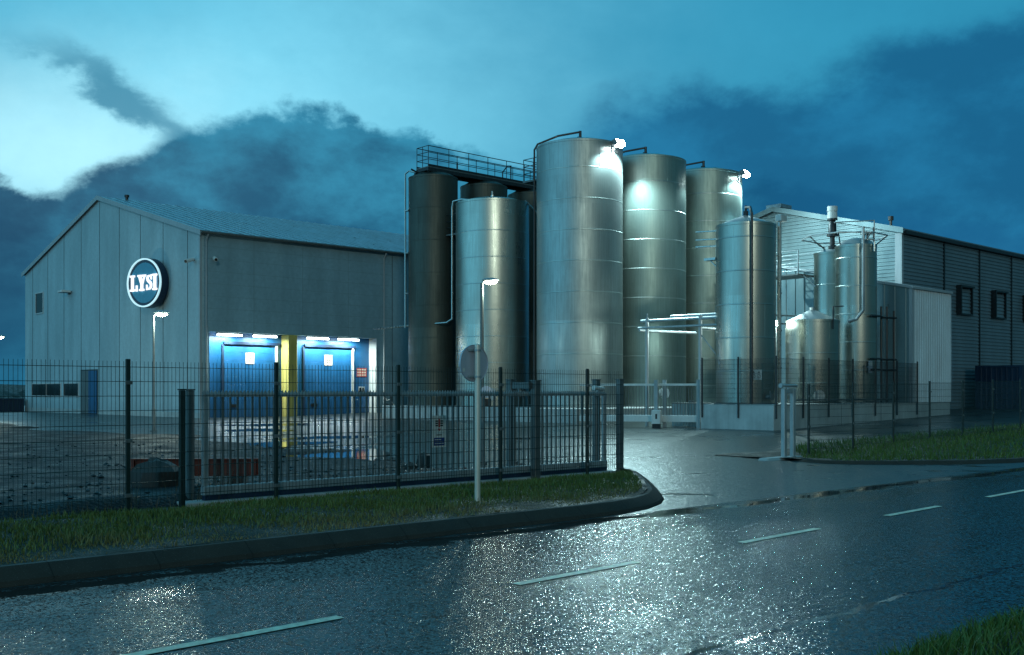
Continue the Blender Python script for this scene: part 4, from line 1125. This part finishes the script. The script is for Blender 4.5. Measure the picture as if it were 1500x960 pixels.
def fence(name, label, u0, v0, steps, z_at, Hh, mats, pitch=2.3, posts=True, wirew=.0023, group=None):
    t = thing(name, label, 'fence', u0, v0, z_at(u0), 0, group)
    zz = z_at(u0)
    p0 = post_mesh(Hh+.05).build('post', mats, None, True); clips(Hh, p0)
    w0 = wire_panel(pitch-.06, Hh, w=wirew).build('mesh_panel', mats, None)
    first = True
    for k in steps:
        p = p0 if first else dup(p0, t)
        p.parent = t; p.location = (k*pitch, 0, z_at(u0+k*pitch)-zz)
        w = w0 if first else dup(w0, t)
        if k != steps[-1]:
            w.parent = t; w.location = (k*pitch+.03, 0, z_at(u0+k*pitch)-zz)
        else: bpy.data.objects.remove(w, do_unlink=True)
        first = False
    return t
f1 = fence('mesh_fence', 'dark green wire mesh fence running behind the grass verge, left of the entrance', 0, 0, list(range(-4, 5)), lambda u: 0.0, 2.0, M['green'])
b = wire_panel(1.02, 2.0); o = b.build('mesh_panel', M['green'], f1); o.location = (9.23, 0, 0)
f2 = fence('mesh_fence', 'dark green wire mesh fence behind the grass, right of the entrance', 18.0, .5, list(range(0, 14)), lambda u: -.2+.018*(u-18), 1.95, M['green'], 2.22)
bf = thing('mesh_fence', 'wire mesh fence fixed along the top of the concrete tank base', 'fence', CU, CV-.05, 0)
b0 = MB(); b0.bbox(-.03,.03,-.03,.03,.5,3.05,.005); p0 = b0.build('post', M['darkmetal'], None)
w0 = wire_panel(2.0-.06, 1.95, w=.0035).build('mesh_panel', M['darkmetal'], None)
for k in range(7):
    if k == 0: p, w = p0, w0
    else:
        p = dup(p0, bf); w = dup(w0, bf) if k < 6 else None
    p.parent = bf; p.location = (.05+2.0*k, -.03, 0)
    if w: w.parent = bf; w.location = (.08+2.0*k, -.03, 1.0)
for k in (1, 2):
    p = dup(p0, bf); p.location = (-.03, 1.85*k-.1, 0)
    w = dup(w0, bf); w.location = (-.03, 1.85*(k-1)+.05, 1.0); w.rotation_euler = (0, 0, pi/2); w.scale = (.92, 1, 1)

# ------------------------------------------------------------------ sliding gates
def gate_leaf(t, L, zb, zt, pitch, beam_h, m, m_beam, bar=.028, serr=True):
    b = MB(); b.bbox(0, L, -.06, .06, zb, zb+beam_h, .012); b.build('beam', m_beam, t)
    b = MB(); b.bbox(0, L, -.025, .025, zt-.06, zt, .006); b.build('top_rail', m, t)
    n = int(L/pitch); b = MB(); 
    bar0 = None
    for i in range(n+1):
        x = .08+(L-.16)*i/n
        if bar0 is None:
            q = MB(); q.bbox(-bar/2, bar/2, -bar/2, bar/2, zb+beam_h-.01, zt-.05, .003); bar0 = q.build('bar', M['galv_dull'], t)
            o = bar0
        else: o = dup(bar0, t)
        o.location = (x, 0, 0)
    if serr:
        b = MB(); s = .06; x = 0.0
        while x < L-s:
            b.prism([(x,-.004,zt+.001),(x+s,-.004,zt+.001),(x+s*.5,-.004,zt+.045)], (0,.008,0)); x += s
        b.build('spike_strip', m, t)
g1 = thing('sliding_gate', 'open barred sliding gate parked behind the wire mesh fence', 'gate', 1.3, .42, 0)
gate_leaf(g1, 8.9, .06, 1.58, .126, .13, M['galv'], M['galv'])
b = MB(); b.box(.02, 8.88, -.05, .05, -.02, .058); b.build('track', M['navy'], g1)
b = MB(); b.bbox(.0,.09,-.03,.03,.19,1.52,.006); b.build('end_stile', M['galv'], g1)
b = MB(); b.bbox(8.8,8.89,-.03,.03,.19,1.52,.006); b.build('end_stile', M['galv'], g1)
ft = thing('gate_foundation', 'low pale concrete strip under the parked sliding gate', 'foundation', 1.05, .42, -.02)
b = MB(); b.bbox(-.1, 9.3, -.2, .2, -.3, .0, .02); b.build('concrete_strip', M['conc_white'], ft)
def gpost(u, v, zt, w, label, m, z=0, cap=True):
    t = thing('gate_post', label, 'gate post', u, v, z)
    b = MB(); b.bbox(-w/2, w/2, -w/2, w/2, -.3, zt, .008); b.build('post_tube', m, t)
    if cap:
        b = MB(); b.prism([(-w/2-.01,-w/2-.01,zt+.001),(w/2+.01,-w/2-.01,zt+.001),(w/2+.01,w/2+.01,zt+.001),(-w/2-.01,w/2+.01,zt+.001)], (0,0,.02)); b.build('post_cap', m, t)
    return t
gpost(.87, .18, 1.62, .075, 'dark gate post at the rear end of the parked gate, on the fence side', M['green'])
gpost(1.22, .66, 1.62, .10, 'dull steel gate post at the rear end of the parked gate, on the yard side', M['galv_dull'])
gpost(7.95, .17, 1.80, .14, 'dull steel guide post on the fence side of the parked barred gate', M['galv_dull'])
t = gpost(7.85, .75, 1.82, .14, 'dull steel guide post with roller arm on the yard side', M['galv_dull'])
b = MB(); b.box(-.05,.05,-.55,-.072,1.66,1.78); b.tube([(0,-.25,1.66),(0,-.25,1.5)], .05, 10); b.build('roller_arm', M['galv_dull'], t)
gpost(10.35, .17, 1.84, .12, 'dull gate post at the entrance end of the parked gate, fence side', M['galv_dull'])
t = gpost(10.3, .78, 1.84, .13, 'steel gate post at the entrance end of the parked gate with pale bracket', M['galv_dull'])
b = MB(); b.tube([(-.1,-.1,1.55),(-.1,-.25,1.66),(-.4,-.3,1.68)], .05, 8); b.build('catch_bracket', M['white'], t, True)
# catcher portal on the far side of the entrance
pt = thing('gate_catcher', 'narrow galvanised portal frame on the right side of the entrance', 'gate post', 17.15, .55, -.11)
for x in (-.2, .2):
    b = MB(); b.bbox(x-.055,x+.055,-.055,.055,-.2,1.78,.006); b.build('upright', M['galv'], pt)
b = MB(); b.box(-.144,.144,-.05,.05,1.68,1.777); b.build('cross_bar', M['galv'], pt)
b = MB(); b.tube([(-.3,0,1.86),(.35,0,1.86)], .04, 8); b.tube([(-.36,0,1.86),(-.3,0,1.86)], .06, 10); b.box(-.02,.02,-.03,.03,1.78,1.83); b.build('roller_arm', M['galv'], pt, True)
b = MB(); b.bbox(-1.15,.45,-.17,.17,-.15,.085,.06); b.build('foot_kerb', M['conc'], pt)
# inner gate between the silo row and the corner tank
xa, ya, xb, yb = 3.05, 47.5, 8.22, 45.9
g2 = thing('sliding_gate', 'closed pale sliding gate between the tall silos and the corner tank', 'gate', 0, 0, 0)
g2.location = (xa, ya, 0); g2.rotation_euler = (0, 0, math.atan2(yb-ya, xb-xa)); L2 = math.hypot(xb-xa, yb-ya)
b = MB(); b.bbox(0, L2, -.07, .07, .28, .56, .015); b.build('beam', M['white'], g2)
b = MB(); b.bbox(0, L2, -.03, .03, 1.86, 1.95, .008); b.build('top_rail', M['white'], g2)
q = MB(); q.bbox(-.014,.014,-.014,.014,.55,1.87,.003); bar0 = q.build('bar', M['galv_dull'], g2)
n = 44
for i in range(n+1):
    o = bar0 if i == 0 else dup(bar0, g2); o.location = (.05+(L2-.1)*i/n, 0, 0)
b = MB(); x = 0.0
while x < L2-.09: b.prism([(x,-.012,.562),(x+.09,-.012,.562),(x+.045,-.012,.60)], (0,.024,0)); x += .09
b.build('toothed_rack', M['galv'], g2)
def g2post(f, off, label, zt=2.1, w=.16):
    t = gpost(0, 0, zt, w, label, M['galv']); dx, dy = (xb-xa)/L2, (yb-ya)/L2
    t.location = (xa+dx*L2*f+dy*off*-1, ya+dy*L2*f+dx*off, 0); t.rotation_euler = g2.rotation_euler
    return t
g2post(.645, -.22, 'galvanised post in the middle of the inner gate, street side'); g2post(.70, .25, 'galvanised post in the middle of the inner gate, silo side')
g2post(.985, -.2, 'galvanised post at the end of the inner gate beside the concrete base')
gm_ = thing('gate_motor', 'white box of the gate drive at the middle of the inner gate', 'gate motor', 0, 0, 0)
dx, dy = (xb-xa)/L2, (yb-ya)/L2
gm_.location = (xa+dx*L2*.655+dy*.45, ya+dy*L2*.655-dx*.45, .08); gm_.rotation_euler = g2.rotation_euler
b = MB(); b.bbox(-.2,.2,-.14,.14,.12,.72,.03); b.build('housing', M['white'], gm_)
b = MB(); b.bbox(-.17,.17,-.12,.12,-.1,.118,.01); b.build('foot', M['black'], gm_)
b = MB(); b.box(-.03,.05,-.146,-.141,.33,.55); b.build('lock_plate', M['black'], gm_)
cr = thing('corrugated_crate', 'low ribbed grey tank crate behind the inner gate', 'crate', 31.6, 14.4, 0)
b = MB()
for a in ((0,0,1.3,0),(1.3,0,1.3,1.4),(1.3,1.4,0,1.4),(0,1.4,0,0)):
    q = vribs(*a, .05, 1.05, 1.05, .16, .03, .45); n = len(b.v); b.v += q.v; b.f += [tuple(n+i for i in f) for f in q.f]
b.build('side_panel', M['corr'], cr)
b = MB(); b.box(-.03,1.33,-.03,1.43,1.052,1.10); b.tube([(.5,.7,1.1),(.5,.7,1.2)], .15, 12); b.build('lid', M['galv_dull'], cr)

# ------------------------------------------------------------------ signs and street lamps
sp_ = thing('road_sign', 'round road sign seen from behind on a pale post in the grass', 'road sign', 3.73, -3.03, 0.02, rz=-TH+math.radians(44))
b = MB(); b.tube([(0,0,-.3),(0,0,2.24)], .041, 14); b.tube([(0,0,2.24),(0,0,2.255)], [.041,.02], 14); b.build('post', M['post'], sp_, True)
b = MB(); base = 0; n = 48
for r_, y in ((.0,.075),(.255,.075),(.262,.062),(.262,.09),(.25,.092),(0,.092)):
    for k in range(n): b.v.append((r_*math.cos(2*pi*k/n), y, 1.98+r_*math.sin(2*pi*k/n)))
for i in range(5):
    for k in range(n): b.f.append((i*n+k, i*n+(k+1) % n, (i+1)*n+(k+1) % n, (i+1)*n+k))
b.build('sign_disc', M['signback'], sp_, True)
for z in (1.79, 2.16):
    b = MB(); b.box(-.12,.12,.046,.072,z-.014,z+.014); b.lathe([(.045,z-.014),(.052,z-.014),(.052,z+.014),(.045,z+.014)], n=16); b.build('clamp', M['galv'], sp_, True)
b = MB(); b.box(-.21,-.17,.071,.0745,1.86,1.91); b.build('sticker', M['white'], sp_)
ws = thing('warning_sign', 'white warning plate with a dark figure and a blue panel on the barred gate', 'sign', 5.72, .32, .62)
b = MB(); b.bbox(-.155,.155,-.012,.0,0,.56,.008); b.build('plate', M['white'], ws)
b = MB(); b.box(-.12,.12,-.015,-.0125,.03,.17); b.build('text_panel', M['signblue'], ws)
b = MB()
for i in range(3): b.box(-.1,.1-.03*i,-.018,-.0155,.06+.035*i,.072+.035*i)
b.build('text_line', M['white'], ws)
b = MB()
b.box(-.02,.02,-.0155,-.0125,.35,.50); b.prism([(-.035,-.016,.33),(.035,-.016,.33),(0,-.016,.28)], (0,.003,0))
b.build('figure', M['red'], ws)
b = MB()
for s in (-1,1):
    for i in range(3): b.box(min(s*.028,s*.085),max(s*.028,s*.085),-.0155,-.0125,.37+.04*i,.395+.04*i)
b.box(-.06,.06,-.0155,-.0125,.21,.225); b.build('figure_arms', M['black'], ws)

def street_lamp(u, v, Hh, label, energy, head_dir=0.0, z=None, hs=1.0):
    t = thing('street_lamp', label, 'street lamp', u, v, z, head_dir, 'lamp posts in the yard')
    b = MB(); b.tube([(0,0,-.2),(0,0,.9),(0,0,.95),(0,0,Hh)], [.075,.075,.05,.04], 12); b.build('pole', M['galv_dull'], t, True)
    b = MB(); b.box(-.12,.12,-.12,.12,-.1,.03); b.build('base_plate', M['galv_dull'], t)
    b = MB(); b.tube([(0,0,Hh-.02),(.12*hs,0,Hh+.07*hs),(.3*hs,0,Hh+.1*hs)], .03*hs, 8); b.build('arm', M['galv'], t, True)
    n = 20; b = MB()
    for zz, r0 in ((.04,.7),(.12,1),(.17,.8),(.2,.35)):
        for k in range(n): b.v.append((.32*hs+.32*hs*r0*math.cos(2*pi*k/n), .15*hs*r0*math.sin(2*pi*k/n), Hh+zz*hs))
    for i in range(3):
        for k in range(n): b.f.append((i*n+k, i*n+(k+1) % n, (i+1)*n+(k+1) % n, (i+1)*n+k))
    b.f.append(tuple(3*n+k for k in range(n))); b.build('lamp_head', M['galv'], t, True)
    b = MB()
    for zz, r0 in ((.055,.9),(-.0,.75),(-.045,.35)):
        for k in range(n): b.v.append((.32*hs+.28*hs*r0*math.cos(2*pi*k/n), .13*hs*r0*math.sin(2*pi*k/n), Hh+zz*hs))
    for i in range(2):
        for k in range(n): b.f.append((i*n+(k+1) % n, i*n+k, (i+1)*n+k, (i+1)*n+(k+1) % n))
    b.f.append(tuple(2*n+k for k in range(n-1,-1,-1))); b.build('lamp_glass', M['emit_street'], t, True)
    lamp('POINT', 'street_bulb', t, (.32,0,Hh-.16), energy, (.80,1,.86), .08)
    return t
u_, v_ = uv_of(225, 42.5); street_lamp(u_, v_, 4.68, 'lit lamp post in front of the grey gable, below the round sign', 300, -TH)
u_, v_ = uv_of(706, 23.8); sl = street_lamp(u_, v_, 4.05, 'lit lamp post in front of the shorter polished tank', 55, -TH, hs=.6)
b = MB(); b.lathe([(0,0),(.12,.0),(.13,.02),(0,.03)], n=20); b.v = [(x+.1, -.09-z, 1.6+y) for x, y, z in b.v]; b.build('round_plate', M['signback'], sl, True)
b = MB(); b.bbox(.03,.2,-.16,-.05,1.28,1.46,.02); b.build('control_box', M['black'], sl)
u_, v_ = uv_of(-9, 62); street_lamp(u_, v_, 4.75, 'lit lamp post beyond the left end of the yard', 300, -TH)

# ------------------------------------------------------------------ loose things in the yard
bu, bv = uv_of(192, 17.3)
rbm = thing('steel_beam', 'rust red steel beam lying on dark ground behind the parked gate', 'beam', bu, bv, .22, rz=-TH+.03)
b = MB(); b.box(0,2.1,-.09,.09,.265,.285); b.box(0,2.1,-.012,.012,.021,.264); b.box(0,2.1,-.09,.09,0,.02); b.build('web', M['rust'], rbm)
b = MB()
for x in (.06,1.0,2.04): b.box(x-.012,x+.012,-.085,.085,.022,.263)
b.build('stiffener', M['rust'], rbm)
for x, lab in ((.35, 'dark timber block under the left end of the red beam'), (1.75, 'dark timber block under the right end of the red beam')):
    tu, tv = uv_of(750+(192-750)+x*1545/17.3, 17.3)
    t = thing('timber_block', lab, 'timber block', tu, tv, -.02, rz=-TH+.1)
    b = MB(); b.bbox(-.12,.12,-.3,.3,-.1,.238,.015); b.build('block', M['black'], t)
def rock(u, v, s, label, seed, tall=1.0, z=None):
    r = random.Random(seed); b = MB(); n = 10; m = 6
    for j in range(m+1):
        ph = -pi/2*.55 + (pi*.5+pi/2*.55)*j/m
        for k in range(n):
            t = 2*pi*k/n; q = 1+.28*(r.random()-.5)
            b.v.append((s*q*math.cos(ph)*math.cos(t), s*q*.8*math.cos(ph)*math.sin(t), s*tall*(.55+q*math.sin(ph)*.9)))
    for j in range(m):
        for k in range(n): b.f.append((j*n+k, j*n+(k+1)%n, (j+1)*n+(k+1)%n, (j+1)*n+k))
    o = b.build('rock', M['rock'], None, True, loc=W(u, v, zgrav(u, v)-.05 if z is None else z), ang=25)
    return tag(o, label, 'rock')
u_, v_ = uv_of(621, 21.6); rock(u_, v_, .17, 'upright dark boulder behind the warning sign on the gate', 1, 1.5)
u_, v_ = uv_of(602, 21.0); rock(u_, v_, .14, 'low dark boulder left of the upright one', 2, .8)
u_, v_ = uv_of(230, 16.9); rock(u_, v_, .42, 'large dark boulder under the left end of the red beam', 4, .8)
u_, v_ = uv_of(758, 22.0); rock(u_, v_, .2, 'dark boulder at the foot of the guide posts', 5, .9)

# ------------------------------------------------------------------ sky
world = bpy.data.worlds.new('World'); sc.world = world; world.use_nodes = True
nt = world.node_tree; nt.nodes.clear(); t = NT(nt)
out = t.n('ShaderNodeOutputWorld')
SUN_EL, SUN_AZ = math.radians(10), math.radians(172)      # azimuth from +Y towards +X
sky = t.n('ShaderNodeTexSky', sky_type='NISHITA', sun_disc=False, sun_elevation=math.radians(3), sun_rotation=SUN_AZ)
bg1 = t.n('ShaderNodeBackground', i_0=sky.outputs[0], i_1=.002)
d = t.n('ShaderNodeTexCoord').outputs['Generated']
sep = t.n('ShaderNodeSeparateXYZ', i_0=d)
az = t.math('ARCTAN2', sep.outputs[0], sep.outputs[1])
el = t.math('ARCSINE', sep.outputs[2])
def AE(px, py):
    x = (px-750)/1545; z = (574-py)/1545; return math.atan(x), math.atan(z/math.hypot(1, x))
nvec = t.mapping(d, (1, 1, 2.1))
wn = t.noise(nvec, 3.2, 8, .58, .05)
wn2 = t.noise(t.mapping(d, (1, 1, 1.5), loc=(3, 1, 2)), 10, 9, .62, .1)
wc = t.math('SUBTRACT', wn, .5); wc2 = t.math('SUBTRACT', wn2, .5)
# wind-sheared coordinates
azw = t.math('ADD', az, t.math('ADD', t.math('MULTIPLY', wc, .16), t.math('MULTIPLY', wc2, .06)))
elw = t.math('ADD', el, t.math('ADD', t.math('MULTIPLY', wc, .07), t.math('MULTIPLY', wc2, .06)))
def gauss(px, py, sx, sy, rot=0.0, a_=None, e_=None):
    a0, e0 = AE(px, py); da = t.math('SUBTRACT', a_ or azw, a0); de = t.math('SUBTRACT', e_ or elw, e0)
    c, s = math.cos(rot), math.sin(rot)
    p = t.math('ADD', t.math('MULTIPLY', da, c), t.math('MULTIPLY', de, s)); q = t.math('SUBTRACT', t.math('MULTIPLY', de, c), t.math('MULTIPLY', da, s))
    p = t.math('MULTIPLY', p, 1545/sx); q = t.math('MULTIPLY', q, 1545/sy)
    return t.math('EXPONENT', t.math('MULTIPLY', t.math('ADD', t.math('MULTIPLY', p, p), t.math('MULTIPLY', q, q)), -1.0))
base = t.mix(t.maprange(el, 0, .42, 0, 1), lin((30,110,150)), lin((47,140,176)))
base = t.mix(t.math('MULTIPLY', gauss(1120, 90, 330, 150), .35), base, lin((64,165,200)))
base = t.mix(t.math('MULTIPLY', gauss(360, 135, 400, 220), 1.0), base, lin((142,218,244)))
base = t.mix(t.math('MULTIPLY', gauss(90, 240, 300, 120), 1.0), base, lin((190,240,255)))
base = t.mix(t.math('MULTIPLY', gauss(680, 190, 170, 70), .5), base, lin((120,200,228)))
base = t.mix(t.math('MULTIPLY', gauss(60, -20, 380, 80), .5), base, lin((80,178,212)))
def curve_top(pts, soft, warp=1.0, amp1=.05, amp2=.05):
    """mask that is 1 below the cloud-top line given as pixel points of the photograph's sky directions"""
    fc = t.n('ShaderNodeFloatCurve'); c = fc.mapping.curves[0]
    A0, A1 = AE(-200, 500)[0], AE(1700, 500)[0]
    P = [((AE(px, py)[0]-A0)/(A1-A0), max(0, AE(px, py)[1])/.5) for px, py in pts]
    c.points[0].location = P[0]; c.points[1].location = P[-1]
    for q in P[1:-1]: c.points.new(*q)
    for q in c.points: q.handle_type = 'AUTO'
    fc.mapping.update()
    t.l(t.maprange(t.math('ADD', az, t.math('MULTIPLY', wc2, .05)), A0, A1, 0, 1), fc.inputs['Value'])
    top = t.math('MULTIPLY', fc.outputs[0], .5)
    dd = t.math('SUBTRACT', top, t.math('ADD', el, t.math('ADD', t.math('MULTIPLY', wc, amp1), t.math('MULTIPLY', wc2, amp2))))
    return t.maprange(dd, -soft, soft, 0, 1, True)
m_r = curve_top([(-200,560),(500,400),(720,270),(830,190),(930,145),(1040,140),(1150,150),(1250,105),(1350,60),(1500,40),(1700,40)], .024, amp1=.10, amp2=.10)
rin = t.maprange(t.math('ADD', t.math('MULTIPLY', wn, .5), t.math('MULTIPLY', wn2, .5)), .42, .60, 0, 1, True)
base = t.mix(t.math('MULTIPLY', m_r, .88), base, t.mix(rin, lin((18,88,130)), lin((30,112,156))))
m_c = curve_top([(-200,300),(-60,270),(40,300),(130,262),(205,228),(270,182),(340,155),(430,140),(500,150),(560,185),(610,178),(650,222),(720,215),(790,235),(900,230),(1200,300),(1700,350)], .010, amp1=.045, amp2=.10)
streak = gauss(165, 138, 150, 32, -.42)
streak = t.maprange(t.math('ADD', streak, t.math('MULTIPLY', wc2, .7)), .25, 1.0, 0, .8, True)
inner = t.maprange(t.math('ADD', t.math('MULTIPLY', wn, .55), t.math('MULTIPLY', wn2, .45)), .40, .60, 0, 1, True)
cc = t.mix(inner, lin((12,74,108)), lin((48,132,166)))
cc = t.mix(t.math('MULTIPLY', gauss(0, 420, 140, 150), .8), cc, lin((8,52,86)))
cc = t.mix(t.maprange(az, .05, .4, 0, .8, True), cc, lin((20,94,140)))
base = t.mix(t.math('MULTIPLY', m_c, .95), base, cc)
base = t.mix(streak, base, lin((46,120,152)))
fine = t.noise(t.mapping(d, (1,1,1.3), loc=(7,2,1)), 26, 4, .6)
base = t.mix(t.maprange(fine, .3, .7, 0, .07), base, lin((20,90,125)))
gl_ = t.n('ShaderNodeVectorMath', operation='MULTIPLY', i_0=base, i_1=(.94, 1.10, 1.10)); base = gl_.outputs[0]
# the rest of the sky behind and overhead: dusk teal, brightened in the unseen west to light the gables; ground half darker
behind = t.maprange(t.math('ABSOLUTE', az), .55, 1.3, 0, 1, True)
left = t.maprange(az, -2.2, -.5, .6, 1.0, True)
bcol = t.mix(t.maprange(t.math('ADD', el, t.math('MULTIPLY', wc, .8)), -.1, 1.0, 0, 1), lin((36,88,102)), lin((62,122,142)))
daz = t.math('ABSOLUTE', t.math('ADD', az, 2.05))
west = t.math('MULTIPLY', t.maprange(daz, .2, 1.15, 1, 0, True), t.maprange(el, .05, .95, 1, .25, True))
bcol = t.mix(west, bcol, (.26, .92, 1.32))
base = t.mix(behind, base, bcol)
bg2 = t.n('ShaderNodeBackground', i_0=t.mix(1.0, base, base), i_1=1.0)
add = t.n('ShaderNodeAddShader'); t.l(bg1.outputs[0], add.inputs[0]); t.l(bg2.outputs[0], add.inputs[1])
t.l(add.outputs[0], out.inputs[0])

# faint sun lamp standing in for the unseen street lighting behind the camera
sl_ = bpy.data.lights.new('Sun', 'SUN'); sl_.energy = .24; sl_.angle = math.radians(2.5); sl_.color = (.86, 1, .86)
so = bpy.data.objects.new('Sun', sl_); col.objects.link(so)
dv = Vector((math.sin(SUN_AZ)*math.cos(SUN_EL), math.cos(SUN_AZ)*math.cos(SUN_EL), math.sin(SUN_EL)))
so.rotation_euler = dv.to_track_quat('Z', 'Y').to_euler()

# ------------------------------------------------------------------ camera and render
cd = bpy.data.cameras.new('Camera'); cam = bpy.data.objects.new('Camera', cd); col.objects.link(cam)
cam.location = (0, 0, 1.6); cam.rotation_euler = (pi/2, 0, 0)
cd.sensor_width = 36; cd.sensor_fit = 'HORIZONTAL'; cd.lens = 1545/1500*36; cd.shift_y = 94/1500; cd.clip_end = 8000; cd.clip_start = .1
sc.camera = cam
sc.render.engine = 'CYCLES'
sc.view_settings.view_transform = 'Standard'; sc.view_settings.look = 'None'; sc.view_settings.exposure = 0
sc.cycles.use_denoising = True; sc.cycles.denoising_prefilter = 'NONE'     # keeps the glints of the wet chippings
sc.cycles.sample_clamp_indirect = 2.5
sc.cycles.sample_clamp_direct = 0
sc.cycles.max_bounces = 7; sc.cycles.glossy_bounces = 4; sc.cycles.diffuse_bounces = 3
sc.cycles.caustics_reflective = False; sc.cycles.caustics_refractive = False
